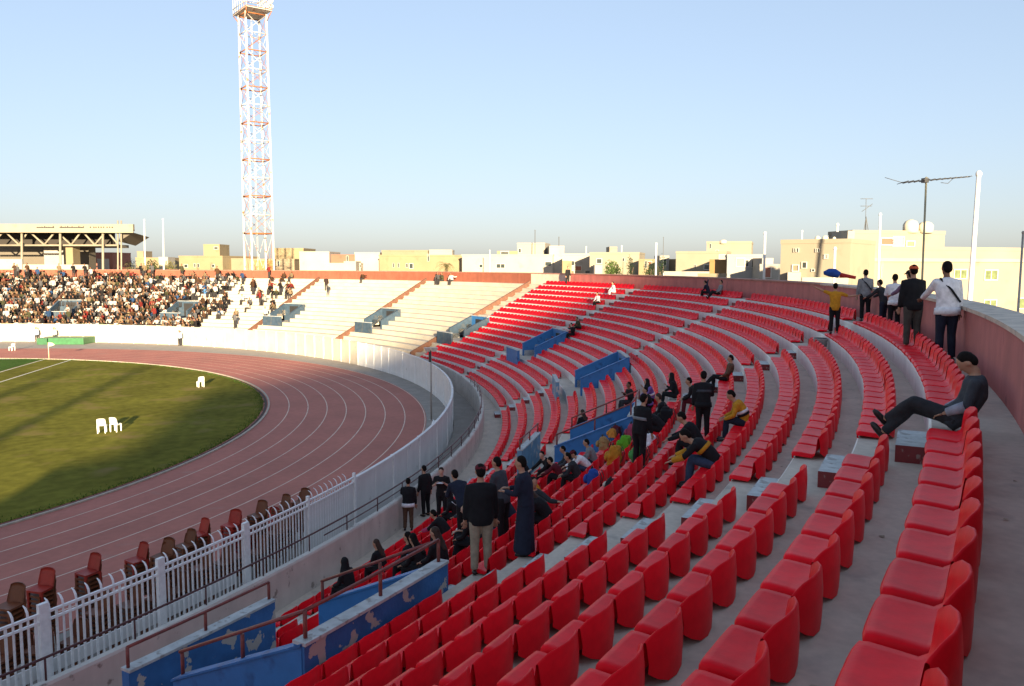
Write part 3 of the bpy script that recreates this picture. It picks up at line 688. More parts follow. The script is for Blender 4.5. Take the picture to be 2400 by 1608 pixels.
def tank(parent, x, y0, y1, dep, r_px):
    c = at_depth(x, y1, dep); h = (y1-y0)/FPX*dep; r = r_px/FPX*dep
    b = MB(); b.tube([(c[0], c[1], c[2]-.2), (c[0], c[1], c[2]+h*.55), (c[0], c[1], c[2]+h*.85), (c[0], c[1], c[2]+h)], [r, r, r*.72, r*.2], 14); b.build('water_tank', m_tank, parent)
W_ = lambda i, x0, y0, x1, y1, *k: (i, x0, y0, x1, y1, *k)
house('cream flat roofed building with a square roof tower left of the floodlight tower', [('wall', 420, 200, 522, 198, 600, 18, CR3), ('stair_tower', 478, 203, 516, 203, 573, 7, CR3), ('wing', 522, 202, 585, 202, 606, 14, CR4)], [W_(0, 432, 620, 440, 627), W_(0, 455, 618, 459, 626), W_(0, 463, 618, 467, 626), W_(0, 497, 620, 503, 626), W_(1, 502, 579, 511, 584)])
house('long low sand coloured row standing behind the floodlight tower base', [('wall', 583, 190, 690, 190, 607, 12, CR4), ('upper_storey', 640, 196, 712, 196, 582, 12, CR3), ('annex', 596, 189.5, 640, 189.5, 611, 1, CRO)], [W_(0, 612, 611, 620, 622, None), W_(0, 624, 611, 632, 622, None), W_(0, 650, 612, 655, 624, None)])
house('white cubic house with a brown side wing', [('wall', 702, 185, 772, 185, 590, 12, CRW), ('wing', 772, 187, 832, 187, 597, 10, CRB), ('front', 760, 180, 845, 180, 617, 4, CRW)], [W_(2, 808, 620, 812, 627), W_(2, 826, 620, 830, 627), W_(2, 843, 620, 846, 627), W_(1, 812, 600, 816, 612, None)])
house('bright white blank walled house beside the cream row', [('wall', 832, 183, 890, 183, 592, 12, CRW), ('wing', 806, 176, 834, 176, 613, 6, CRW)])
house('cream row house with cluttered roof left of the palm', [('wall', 889, 178, 1085, 175, 598, 14, CR3), ('penthouse', 895, 182, 1003, 180, 587, 7, CR4), ('penthouse', 1006, 180, 1060, 180, 586, 7, CR2)], [W_(0, 921, 617, 924, 627), W_(0, 933, 617, 936, 627), W_(0, 952, 618, 956, 627), W_(0, 960, 618, 968, 629), W_(0, 1002, 596, 1006, 612)])
house('broad white house with a big blank roof cube and mast', [('wall', 1083, 170, 1295, 165, 597, 14, CRW), ('roof_cube', 1212, 172, 1277, 171, 570, 9, CR2), ('stair_box', 1287, 166, 1322, 166, 577, 8, CRW), ('lean_to', 1165, 171, 1213, 171, 589, 5, CR3)], [W_(0, 1164, 619, 1183, 628, None, True, True), W_(0, 1124, 620, 1131, 627), W_(0, 1278, 614, 1292, 623), W_(1, 1216, 583, 1221, 592), W_(3, 1174, 590, 1192, 597)])
house('white shop house with small red panels by the wall', [('wall', 1318, 150, 1395, 149, 595, 12, CRW), ('kiosk', 1318, 147, 1340, 147, 612, 3, CR3)], [W_(0, 1334, 612, 1346, 622), W_(0, 1349, 624, 1362, 634, CRB), W_(0, 1335, 635, 1345, 641, CRB), W_(0, 1316, 625, 1330, 628), W_(0, 1372, 634, 1383, 641)])
house('cream house behind the round green bush', [('wall', 1382, 140, 1498, 138, 592, 12, CR), ('stair_box', 1428, 143, 1446, 143, 579, 5, CR), ('porch', 1394, 136, 1412, 136, 622, 3, CRG)], [W_(0, 1399, 607, 1410, 617), W_(0, 1459, 605, 1463, 612)])
house('low cream house with a dark archway and shrubs', [('wall', 1497, 134, 1585, 132, 608, 10, CR3), ('wing', 1546, 131, 1568, 131, 600, 5, CR2)], [W_(0, 1512, 612, 1516, 628), W_(0, 1520, 613, 1527, 624, CRB), W_(1, 1556, 607, 1561, 622)])
house('tall cream house with stepped roof and a grey shaded flank', [('wall', 1584, 122, 1702, 119, 590, 10, CR), ('upper_storey', 1655, 124, 1760, 122, 567, 9, CR), ('ochre_wing', 1663, 112, 1706, 111, 609, 6, CRO), ('grey_wing', 1704, 108, 1786, 107, 597, 8, CRG), ('yard_wall', 1556, 106, 1662, 104, 637, .4, CRG), ('yard_wall', 1636, 101, 1704, 100, 642, .4, CR4)], [W_(0, 1651, 621, 1662, 631), W_(0, 1628, 620, 1631, 629), W_(1, 1664, 571, 1667, 582), W_(1, 1678, 587, 1684, 591), W_(3, 1726, 606, 1744, 624, CR2), W_(3, 1748, 610, 1754, 624), W_(3, 1762, 610, 1768, 626), W_(0, 1686, 598, 1700, 607, CRG)], lambda r, i: tank(r, 1695, 562, 568, 123, 8))
house('small white house with arched doorway between the cream blocks', [('wall', 1781, 100, 1824, 99, 620, 8, CRW), ('upper_storey', 1786, 103, 1812, 103, 606, 4, CRW)], [W_(0, 1793, 627, 1806, 650, CRB)])
house('big cream apartment block with tanks and railings on its roof', [('wall', 1829, 61, 1992, 58, 564, 7, CR), ('lift_box', 1984, 60, 2000, 60, 543, 3, CR2), ('yard_wall', 1880, 56, 1990, 55, 652, .4, CRG), ('porch', 1847, 59.5, 1878, 59.2, 640, 1.2, CRG)], [W_(0, 1861, 582, 1864, 591), W_(0, 1868, 582, 1872, 591), W_(0, 1912, 583, 1915, 591), W_(0, 1917, 583, 1921, 591), W_(0, 1859, 622, 1871, 635, CR4), W_(0, 1881, 615, 1890, 628), W_(0, 1903, 631, 1909, 636), W_(0, 1933, 597, 1940, 606, CRG)], lambda r, i: (tank(r, 1916, 553, 563, 61, 6), tank(r, 1934, 552, 563, 61, 7), tank(r, 1955, 555, 563, 61, 4)))
def roof_stuff(r, i):
    tank(r, 2134, 515, 541, 74, 17); tank(r, 2169, 519, 541, 74, 17)
house('long cream building with curtained windows and two round roof tanks', [('wall', 1988, 70, 2600, 79, 578, 5, CR), ('shaded_end', 1938, 70.5, 1986, 70.2, 583, 2.5, cmat('slate', (.05, .05, .05))), ('penthouse', 1996, 73, 2211, 74.5, 541, 4, CR), ('ledge', 1989, 69.8, 2600, 78.8, 606, .15, CR2, 609)],  # grey end panels darkened: the flank's shade is put into their colour
      [W_(0, 2236, 633, 2263, 652, m_curt, True, True), W_(0, 2308, 634, 2335, 655, m_curt, True, True), W_(0, 2306, 704, 2332, 724, m_curt, True, True), W_(2, 2065, 559, 2090, 573, CRB), W_(2, 2093, 556, 2116, 577, CRG), W_(2, 2125, 566, 2141, 577, CR4), W_(0, 2065, 612, 2066, 650, CRG), W_(0, 2386, 700, 2399, 722, m_curt)], roof_stuff)
# ---- far covered stand
def far_stand():
    D = 176.; root = empty('covered_stand', (0, 0, 0), label='covered grandstand with deep white fascia and lattice truss at the far side', cat='grandstand')
    m_f = cmat('fascia', (.27, .235, .175)); m_conc = cmat('stand_concrete', (.13, .112, .088)); m_dk = cmat('stand_shade', (.035, .03, .026)); m_tr = mat('truss_paint', (.24, .21, .16), .7, .1, 1.)
    o, fi = bbox('fascia', -60, D, 315, D, 525, .8, m_f, root, ybot=541)
    bbox('fascia_drop', -60, D-.3, 315, D-.3, 536, .3, m_f, root, ybot=545)
    bbox('roof_slab', -60, D+.8, 258, D+.8, 529, 9, m_conc, root, ybot=543); bbox('roof_shade_panel', -60, D+7, 268, D+7, 541, 1, m_dk, root, ybot=577)  # dark rear panel: the shade under the roof is put into its colour
    pt = lambda x, y, d=D+1.2: tuple(at_depth(x, y, d))
    ch = MB(); ch.bar(pt(-60, 575), pt(275, 575), .22, 6); ch.build('bottom_chord', m_tr, root)
    xs = [-60, -20, 10, 45, 67, 104, 131, 167, 192, 222, 250, 278]
    for i in range(len(xs)-1):
        bb = MB(); bb.bar(pt(xs[i], 541 if i % 2 == 0 else 574), pt(xs[i+1], 574 if i % 2 == 0 else 541), .2, 6); bb.build('truss_diagonal', m_tr, root)
    for x in (51, 141, 241, 276, 284):
        bb = MB(); bb.bar(at_depth(x, 517 if x > 260 else 541, D+.2)*np.array([1, 1, 1]), (at_depth(x, 700, D+.2)[0], at_depth(x, 700, D+.2)[1], 0), .26 if x < 260 else .17, 8); bb.build('column', m_tr, root)
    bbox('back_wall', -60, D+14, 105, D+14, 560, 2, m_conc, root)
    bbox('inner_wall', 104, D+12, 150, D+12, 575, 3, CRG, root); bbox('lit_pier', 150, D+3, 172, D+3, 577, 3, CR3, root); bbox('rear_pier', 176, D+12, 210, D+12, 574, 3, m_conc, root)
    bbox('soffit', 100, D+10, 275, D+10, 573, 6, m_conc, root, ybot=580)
    bbox('front_barrier', -60, D-6, 52, D-6, 607, .5, CRW, root); bbox('front_barrier', 54, D-6, 205, D-6, 620, .5, CRW, root)
    b = MB()
    p = [at_depth(284, 545, D+1), at_depth(312, 545, D+1), at_depth(278, 566, D+1)]; q = [v+FW*8 for v in p]
    b.add([tuple(v) for v in p+q], [(0, 2, 1), (3, 4, 5), (0, 1, 4, 3), (1, 2, 5, 4), (2, 0, 3, 5)]); b.build('roof_haunch', m_conc, root)
    # sign lettering: flowing strokes and separate glyphs, dark on the fascia
    rnd = random.Random(4); m_l = mat('sign_paint', (.05, .05, .06), .7)
    lt = empty('sign_lettering', (0, 0, 0)); lt.parent = root
    def stroke(x0, y0, x1, y1):
        a, c = on_plane(fi, x0, y0), on_plane(fi, x1, y1); b = MB(); e = FW*.06; r_ = .07
        b.bar(a-FW*.34, c-FW*.34, r_, 5); b.build('letter_stroke', m_l, lt)
    for x0, x1 in ((87, 128), (141, 197)):
        stroke(x0, 533.2, x1, 533.6)
        for x in np.arange(x0+3, x1, 5.2): stroke(x, 533.4, x+rnd.uniform(-.6, 1.2), 533.4-rnd.uniform(1.2, 3.6))
    for x in (213, 221, 226, 232, 238, 244, 252, 258, 264): stroke(x-1.2, 533.2, x+1.4, 533.+rnd.uniform(-.6, .6)); stroke(x, 533.4, x+.6, 531.4)
far_stand()
# brick block right of it, and a distant skyline
house('distant red brick house under the covered stand roof', [('wall', 208, 205, 264, 205, 592, 10, CRB), ('porch', 228, 200, 242, 200, 607, 3, CRW)])
house('distant yellowish house between the two flagpoles', [('wall', 318, 240, 392, 240, 604, 14, CR3), ('stair_tower', 322, 243, 337, 243, 589, 6, CR4), ('wing', 372, 236, 394, 236, 603, 5, CRW)])
# ================================================================== POLES AND ANTENNAS
def simple_pole(label, x, ytop, dep, r, m, lean=0., cat='pole', ybase=640, name='flagpole'):
    b0 = at_depth(x, ybase, dep); zt = float(at_depth(x, ytop, dep)[2])
    tp = at_depth(x+lean, ytop, dep)
    root = empty(name, (b0[0], b0[1], 0), label=label, cat=cat)
    b = MB(); b.tube([(0, 0, 0), (tp[0]-b0[0], tp[1]-b0[1], zt)], [r, r*.75], 8); b.build('pole', m, root)
    b = MB(); b.box((0, 0, .1), (r*5, r*5, .2)); b.build('base', m_cap, root)
    b = MB(); b.ell((tp[0]-b0[0], tp[1]-b0[1], zt), (r*1.1, r*1.1, r*1.3), 8, 5); b.build('finial', m, root)
    return root, zt
m_wp = mat('white_pole_paint', (.62, .60, .56), .5, .1, 5.); m_thin = mat('dark_mast', (.10, .10, .10), .6)
simple_pole('tall slim white flagpole nearer the covered stand', 338, 516, 150, .16, m_wp)
simple_pole('tall slim white flagpole nearer the floodlight tower', 382, 514, 150, .16, m_wp)
simple_pole('white pole rising in front of the dark green shrubs', 1538, 572, 90, .14, m_wp)
simple_pole('very thin dark mast behind the shrubs', 1555, 556, 120, .05, m_thin)
simple_pole('white pole in front of the small white house', 1793, 547, 70, .13, m_wp)
simple_pole('white pole before the dark end of the long cream building', 1957, 583, 52, .11, m_wp)
simple_pole('short white pole on the cream apartment block roof side', 1880, 542, 63, .07, m_wp)
simple_pole('white post standing behind the penthouse of the long building', 2063, 503, 66, .12, m_wp)
simple_pole('white post between apartment block and long building', 1963, 527, 63, .11, m_wp)
simple_pole('white mast left of the roof cube house', 1148, 587, 160, .1, m_wp)
simple_pole('dark mast on the roof cube house', 1254, 540, 168, .1, m_thin)
simple_pole('short stub mast on the stair box roof', 1310, 556, 166, .1, m_thin)
simple_pole('white stub pole above the shop house roof', 1374, 579, 152, .12, m_wp)
simple_pole('white stub pole above the cream house behind the bush', 1457, 577, 141, .12, m_wp)
simple_pole('stout white tapering pole leaning beside the long cream building', 2268, 408, 44, .15, m_wp, lean=26, ybase=700)
simple_pole('thin grey pole at the end of the coping', 2384, 545, 30, .05, m_pole, lean=14, ybase=740)
# big rooftop aerial on a mast just outside the wall
ar, azt = simple_pole('tall mast carrying a wide horizontal television aerial outside the wall', 2164, 418, 36, .055, mat('aged_mast', (.30, .27, .17), .6, .2, 5.), lean=7, cat='antenna', ybase=690, name='aerial_mast')
def loc_of(root, p): return (p[0]-root.location.x, p[1]-root.location.y, p[2])
b = MB(); b.bar(loc_of(ar, at_depth(2113, 428, 36.4)), loc_of(ar, at_depth(2273, 414, 35.6)), .03, 6); b.build('boom', m_thin, ar)
b = MB(); b.bar(loc_of(ar, at_depth(2074, 416, 36.6)), loc_of(ar, at_depth(2114, 428, 36.4)), .014, 5); b.build('boom_end', m_thin, ar)
for i, f in enumerate(np.linspace(.02, .98, 13)):
    x, y = 2113+160*f, 428-14*f; c = np.array(loc_of(ar, at_depth(x, y, 36.4-.8*f))); dv = FW*(.55-.25*f); up = np.array([0, 0, .06])
    b = MB(); b.bar(c-dv-up*.5, c+dv+up*.5, .016, 5); b.build('element', m_thin, ar)
b = MB(); b.box(loc_of(ar, at_depth(2168, 423, 35.9)), (.25, .2, .2)); b.build('junction_box', m_thin, ar)
b = MB(); b.tube([loc_of(ar, at_depth(2205, 428, 36)), loc_of(ar, at_depth(2222, 430, 36)), loc_of(ar, at_depth(2234, 418, 36))], [.014]*3, 5); b.build('cable_loop', m_thin, ar)
# small aerial on the penthouse
sr, szt = simple_pole('small rooftop aerial on a tripod above the penthouse', 2030, 466, 76, .03, m_thin, cat='antenna', name='roof_aerial')
for s_ in (-5, 0, 5):
    b = MB(); b.bar(loc_of(sr, at_depth(2030, 508, 76)), loc_of(sr, at_depth(2030+s_, 541, 76+s_*.05)), .03, 5); b.build('tripod_leg', m_thin, sr)
for (x0, x1, y0, y1) in ((2017, 2046, 466, 466), (2020, 2045, 496, 478), (2017, 2043, 483, 483)):
    b = MB(); b.bar(loc_of(sr, at_depth(x0, y0, 76)), loc_of(sr, at_depth(x1, y1, 76)), .025, 5); b.build('element', m_thin, sr)
# ================================================================== TREES AND SHRUBS
m_leaf = mat('leaf_green', (.055, .085, .022), .7, .3, 3., spec=.3, island=.35); m_leafd = mat('leaf_dark', (.025, .045, .016), .7, .3, 3., spec=.3, island=.35); m_leafy = mat('leaf_olive', (.11, .10, .035), .7, .3, 3., island=.3); m_bark = mat('bark', (.12, .085, .055), .9, .3, 8., .3)
def foliage(b, c, r, n, ls, rnd):
    for i in range(n):
        while True:
            v = np.array([rnd.uniform(-1, 1) for _ in range(3)])
            if .25 < v @ v < 1 and rnd.random() < .35+.65*(v @ v): break
        l = 1+.28*math.sin(5*v[0]+3*v[2])*math.cos(4*v[1]); p = np.array(c)+v*np.array(r)*l
        a = Vector([rnd.gauss(0, 1) for _ in range(3)]).normalized(); q = a.orthogonal().normalized(); s_ = ls*rnd.uniform(.6, 1.3); P0 = Vector(p)
        b.add([P0-a*s_, P0+q*s_*.45, P0+a*s_, P0-q*s_*.45], [(0, 1, 2, 3)])
def tree(label, x, y0, y1, dep, rpx, m, n=700, name='tree', seed=1, cat='tree', blobs=5, zbase=0.):
    rnd = random.Random(seed); c = at_depth(x, (y0+y1)/2, dep); hh = (y1-y0)/2/FPX*dep; r = rpx/FPX*dep
    root = empty(name, (c[0], c[1], zbase), label=label, cat=cat)
    zc = c[2]-zbase
    b = MB(); b.tube([(0, 0, 0), (.05*r, 0, zc*.5), (0, .05*r, zc-hh*.3)], [.16+.03*r, .12+.02*r, .06], 8)
    for i in range(5):
        an = rnd.uniform(0, 6.28); b.tube([(0, 0, zc-hh*(.9-.15*i)), (math.cos(an)*r*.35, math.sin(an)*r*.35, zc-hh*.3+.1*i), (math.cos(an)*r*.65, math.sin(an)*r*.65, zc+hh*.2)], [.07, .05, .02], 6)
    b.build('trunk', m_bark, root)
    b = MB()
    for i in range(blobs):
        an = rnd.uniform(0, 6.28); f = rnd.uniform(.15, .6); foliage(b, (math.cos(an)*r*f, math.sin(an)*r*f, zc+rnd.uniform(-.5, .5)*hh), (r*.62, r*.62, hh*.6), n//blobs, max(.10, r*.11), rnd)
    b.build('crown', m, root)
    return root
tree('round bright green bush in front of the cream house', 1433, 606, 660, 118, 23, m_leaf, 900, 'bush', 3, 'bush')
tree('dark ragged shrub with upright shoots beside the round bush', 1478, 600, 664, 112, 11, m_leafd, 420, 'shrub', 5, 'shrub')
tree('dark green hedge shrub at the white pole', 1524, 606, 668, 100, 16, m_leafd, 620, 'shrub', 6, 'shrub')
tree('tall dark shrub right of the white pole', 1549, 596, 668, 103, 10, m_leafd, 420, 'shrub', 8, 'shrub')
tree('bushy pale green tree left of the left flagpole', 305, 606, 650, 205, 15, m_leafy, 500, 'tree', 9)
tree('bushy pale green tree between the two flagpoles', 355, 606, 650, 205, 20, m_leaf, 600, 'tree', 10)
tree('bushy pale green tree right of the right flagpole', 398, 607, 650, 205, 17, m_leafy, 500, 'tree', 11)
# palm at the top of the wall
def palm(label, x, ytop, dep, seed):
    rnd = random.Random(seed); c = at_depth(x, ytop, dep); root = empty('palm_tree', (c[0], c[1], 0), label=label, cat='palm')
    b = MB(); zt = c[2]; b.tube([(0, 0, 0), (.1, 0, zt*.5), (0, 0, zt)], [.28, .24, .2], 8); b.build('trunk', m_bark, root)
    b = MB()
    for i in range(26):
        an = rnd.uniform(0, 6.28); L = rnd.uniform(1.4, 2.5); el = rnd.uniform(-.4, 1.0); pts = []
        for t in np.linspace(0, 1, 6): pts.append(Vector((math.cos(an)*L*t, math.sin(an)*L*t, zt+L*t*el-1.5*t*t*L*.6)))
        sd_ = Vector((-math.sin(an), math.cos(an), 0))
        for q in range(5):
            for s2 in (-1, 1):
                for h in (0, .5):
                    p_ = pts[q].lerp(pts[q+1], h); d_ = (pts[q+1]-pts[q]).normalized(); tip = p_+sd_*s2*.42*(1-q*.12)+d_*.25-Vector((0, 0, .12))
                    b.add([p_-d_*.04, p_+d_*.05, tip], [(0, 1, 2)])
    b.build('crown', m_leafy, root)
palm('ragged little palm sticking up just behind the terracotta wall', 1047, 622, 128, 2)
# ---- outside the frame, west of the ground: a block added to shade the near rows, and trees whose shade streaks the grass
shade_block = empty('unseen_shade_block', (0, 0, 0), label='unseen slope-topped block added far west to shade the near rows', cat='building')
tz = math.tan(SUN_EL); XH = -205.
def hz(y): return (15.5-XH)*tz+(-33-y)*.228
b = MB(); b.hexa([(XH-30, -150, -.05), (XH, -150, -.05), (XH, -30.9, -.05), (XH-30, -30.9, -.05)], [(XH-30, -150, hz(-66)), (XH, -150, hz(-66)), (XH, -30.9, hz(-30.9)), (XH-30, -30.9, hz(-30.9))])
b.v[4:8] = [(XH-30, -150, hz(-75)), (XH, -150, hz(-75)), (XH, -30.9, hz(-30.9)), (XH-30, -30.9, hz(-30.9))]
b.f = []; b.mi = []; b.sm = []; b.v = []
ys_ = (-72, -67, -34.5); prof = [(y, hz(y+3.6)) for y in ys_]
vs = []
for x in (XH-30, XH):
    for y, z in prof: vs += [(x, y, -.05), (x, y, z)]
b.add(vs, [(0, 1, 3, 2), (2, 3, 5, 4), (6, 8, 9, 7), (8, 10, 11, 9), (0, 6, 7, 1), (4, 5, 11, 10), (1, 7, 9, 3), (3, 9, 11, 5)]); b.build('wall', CR2, shade_block)
def shade_tree(label, X, Y, h, r, seed):
    rnd = random.Random(seed); root = empty('tree', (X, Y, 0), label=label, cat='tree')
    b = MB(); b.tube([(0, 0, 0), (.3, 0, h*.5), (0, 0, h*.92)], [.4, .28, .08], 8); b.build('trunk', m_bark, root)
    b = MB()
    for i in range(6): foliage(b, (rnd.gauss(0, r*.25), rnd.gauss(0, r*.3), h*(.62+.06*i)), (r*.6, r*.6, h*.10), 60, .30, rnd)
    b.build('crown', m_leafd, root)
shade_tree('slim tall tree nearest the added shade block, outside the stadium', -86, -24.6, 19.2, .55, 22)
shade_tree('thin spindly tree standing apart outside the west side', -84, -18.6, 18.6, .5, 20)
#--SECTION3--
# ================================================================== PEOPLE
REM = []
CLOTH = {}
def cloth(key, col, rough=.85):
    if key not in CLOTH: CLOTH[key] = mat('cloth_'+key, col, rough, .18, 14., .35, spec=.2)
    return CLOTH[key]
K_ = cloth('black', (.011, .011, .013)); K2 = cloth('charcoal', (.028, .029, .033)); NV = cloth('navy', (.016, .020, .036)); KH = cloth('khaki', (.30, .245, .175)); WH = cloth('white', (.68, .68, .70)); YL = cloth('amber', (.50, .23, .018)); GY = cloth('grey', (.20, .205, .215)); JN = cloth('denim', (.035, .055, .10)); BR = cloth('brown', (.10, .055, .035)); MR = cloth('maroon', (.10, .012, .02)); PK = cloth('pink', (.45, .05, .13)); PU = cloth('violet', (.16, .10, .32)); GN = cloth('olive', (.05, .06, .03)); OG = cloth('orange', (.55, .09, .03)); LB = cloth('paleblue', (.30, .48, .72)); RD = cloth('red', (.40, .03, .03)); BL = cloth('royal', (.02, .07, .30)); SLK = cloth('slate', (.045, .052, .062))
SK1 = mat('skin_tan', (.40, .22, .14), .6, .08, 10., spec=.3); SK2 = mat('skin_brown', (.20, .10, .06), .6, .08, 10., spec=.3); SK3 = mat('skin_fair', (.50, .31, .23), .6, .08, 10., spec=.3)
HB = mat('hair_black', (.008, .006, .005), .75, .3, 30., .3, spec=.12); HBR = mat('hair_brown', (.035, .018, .010), .75, .3, 30., .3); HBL = mat('hair_blonde', (.42, .31, .16), .5, .3, 30., .3); SHO = mat('shoe_leather', (.015, .012, .011), .4, .2, 10.)
def ld(v, a):   # lean direction forward by a
    return Vector((0, math.sin(a), math.cos(a)))*v
def skeleton(pose):
    """joint positions for a 1.75 m figure, y forward, z up, origin on the floor (standing) or on the seat pan (sitting)"""
    J = {}; sit = pose.get('sit', False); lean = rad(pose.get('lean', 4 if not sit else 8)); hunch = rad(pose.get('hunch', 8))
    hip = Vector((0, 0, .10 if sit else .93)); J['hip'] = hip
    p = hip; dirs = [lean, lean+hunch*.5, lean+hunch]; sp = [hip]
    for d_, l in zip(dirs, (.17, .17, .17)): p = p+ld(l, d_); sp.append(p)
    J['spine'] = sp; nk = p+ld(.10, lean+hunch*1.2); J['neck'] = nk
    hp = rad(pose.get('head', 0)); J['headdir'] = lean*.4+hunch*.5+hp; J['head'] = nk+ld(.105, J['headdir']); J['hyaw'] = rad(pose.get('hyaw', 0))
    ax = ld(1, lean+hunch)
    for i, s in enumerate((-1, 1)):
        sh = sp[3]+Vector((s*.185, 0, 0))-ax*.03; J['sh%d' % i] = sh
        arm = pose.get('arms', ('down', 'down'))[i]
        A = {'down': ((s*.05, -.01, -.29), (s*.06, .05, -.54)), 'front': ((s*.05, .07, -.27), (-s*.06, .29, -.26)), 'lap': ((s*.04, .08, -.26), (-s*.03, .28, -.36)), 'up': ((s*.17, .05, .18), (s*.36, .06, .40)), 'upr': ((s*.24, .02, .10), (s*.50, .04, .22)), 'side': ((s*.27, .02, -.10), (s*.52, .06, -.06)), 'face': ((s*.05, .16, -.22), (-s*.08, .26, .02)), 'knees': ((s*.06, .18, -.20), (s*.02, .40, -.30)), 'chest': ((s*.08, .02, -.27), (-s*.05, .20, -.12)), 'wall': ((s*.05, .20, -.20), (s*.04, .42, -.30)), 'back': ((s*.07, -.07, -.28), (s*.02, -.10, -.52))}[arm] if isinstance(arm, str) else arm
        J['el%d' % i] = sh+Vector(A[0]); J['wr%d' % i] = sh+Vector(A[1])
        lg = pose.get('legs', ('sit', 'sit') if sit else ('st', 'st'))[i]
        hj = hip+Vector((s*.095, 0, -.02)); J['hj%d' % i] = hj
        Lg = {'st': ((s*.10, .02, -.45), (s*.11, -.01, -.845)), 'sit': ((s*.10, .44, .03), (s*.10, .47, -.40)), 'sitw': ((s*.20, .42, .03), (s*.20, .42, -.40)), 'cross': ((s*.02, .42, .14), (-s*.12, .70, -.12)), 'fwd': ((s*.08, .43, .05), (s*.08, .72, -.27)), 'step': ((s*.09, .18, -.42), (s*.10, .10, -.845)), 'tuck': ((s*.1, .42, .02), (s*.1, .30, -.38))}[lg] if isinstance(lg, str) else lg
        J['kn%d' % i] = hip+Vector(Lg[0]); J['an%d' % i] = hip+Vector(Lg[1])
    return J
def torso(b, J, e, lo=0., n=10, top=True, mi=0, fat=1., drop=.10):
    sp = J['spine']; d0 = (sp[1]-sp[0]).normalized()
    pts = [sp[0]-d0*drop, sp[0], sp[1], sp[2], sp[3]-(sp[3]-sp[2])*.25, sp[3]+(J['neck']-sp[3])*.12, sp[3]+(J['neck']-sp[3])*.45]
    rs = [(.15*fat+e, .105*fat+e), (.17*fat+e, .12*fat+e), (.155*fat+e, .11*fat+e), (.175*fat+e, .122*fat+e), (.185+e, .115+e), (.15+e, .09+e), (.06+e, .06+e)]
    b.tube(pts, rs, n, mi, ref=(1, 0, 0))
def arm(b, J, i, e, n=8, f0=0., f1=1., mi=0, hand=False):
    sh, el, wr = J['sh%d' % i], J['el%d' % i], J['wr%d' % i]; pts = [sh-Vector((math.copysign(.06, sh.x), 0, 0)), sh, sh.lerp(el, .5), el, el.lerp(wr, .35)]; rs = [.055+e, .06+e, .05+e, .043+e, .043+e]
    if f1 > .9: pts += [wr]; rs += [.03+e]
    if f1 < .6: pts, rs = pts[:4], rs[:4]; pts[3] = sh.lerp(el, .85)
    b.tube(pts, rs, n, mi)
def leg(b, J, i, e, n=8, mi=0, cut=1.):
    hj, kn, an = J['hj%d' % i], J['kn%d' % i], J['an%d' % i]
    b.tube([hj+(hj-kn).normalized()*.03, hj.lerp(kn, .15), hj.lerp(kn, .6), kn, kn.lerp(an, .3), kn.lerp(an, .75), an], [.085+e, .09+e, .072+e, .058+e, .058+e, .043+e*1.3, .038+e*1.5], n, mi)
def head(b, J, n=12, m=9, mi=0):
    rot = Matrix.Rotation(J['hyaw'], 3, 'Z') @ Matrix.Rotation(-J['headdir'], 3, 'X'); c = J['head']
    b.tube([J['spine'][3], J['neck'], c], [.06, .054, .055], 8, mi)
    b.ell(c+rot @ Vector((0, .0, .02)), (.078, .098, .108), n, m, mi, rot); b.ell(c+rot @ Vector((0, .03, -.055)), (.056, .066, .06), n, m, mi, rot)
    if n > 8:
        b.tube([c+rot @ Vector((0, .088, .03)), c+rot @ Vector((0, .112, -.008)), c+rot @ Vector((0, .09, -.022))], [.010, .018, .014], 6, mi)
        for s in (-1, 1): b.ell(c+rot @ Vector((s*.08, -.005, .005)), (.014, .024, .034), 6, 5, mi, rot)
    return rot, c
def hands(b, J, mi=0):
    for i, s in enumerate((-1, 1)):
        wr = J['wr%d' % i]; d = (wr-J['el%d' % i]).normalized(); sd_ = d.cross(Vector((0, 0, 1)))
        sd_ = sd_.normalized() if sd_.length > .2 else Vector((1, 0, 0)); nn = sd_.cross(d)
        for q in range(4):
            o = wr+d*.085+sd_*((q-1.5)*.019); L_ = (.065, .078, .074, .055)[q]; cv = -nn if nn.z > 0 else nn
            b.tube([o-d*.03, o+d*L_*.5, o+d*L_*.85+cv*.02], [.0095, .009, .007], 5, mi)
        o = wr+d*.035+sd_*s*.035; b.tube([o-sd_*s*.02, o+sd_*s*.022+d*.03, o+sd_*s*.02+d*.062], [.012, .011, .008], 5, mi)
def rem(o, vox, it=4):
    r_ = o.modifiers.new('r', 'REMESH'); r_.mode = 'VOXEL'; r_.voxel_size = vox; r_.use_smooth_shade = True
    s_ = o.modifiers.new('s', 'SMOOTH'); s_.factor = .5; s_.iterations = it
    REM.append(o)
FINGERS = []
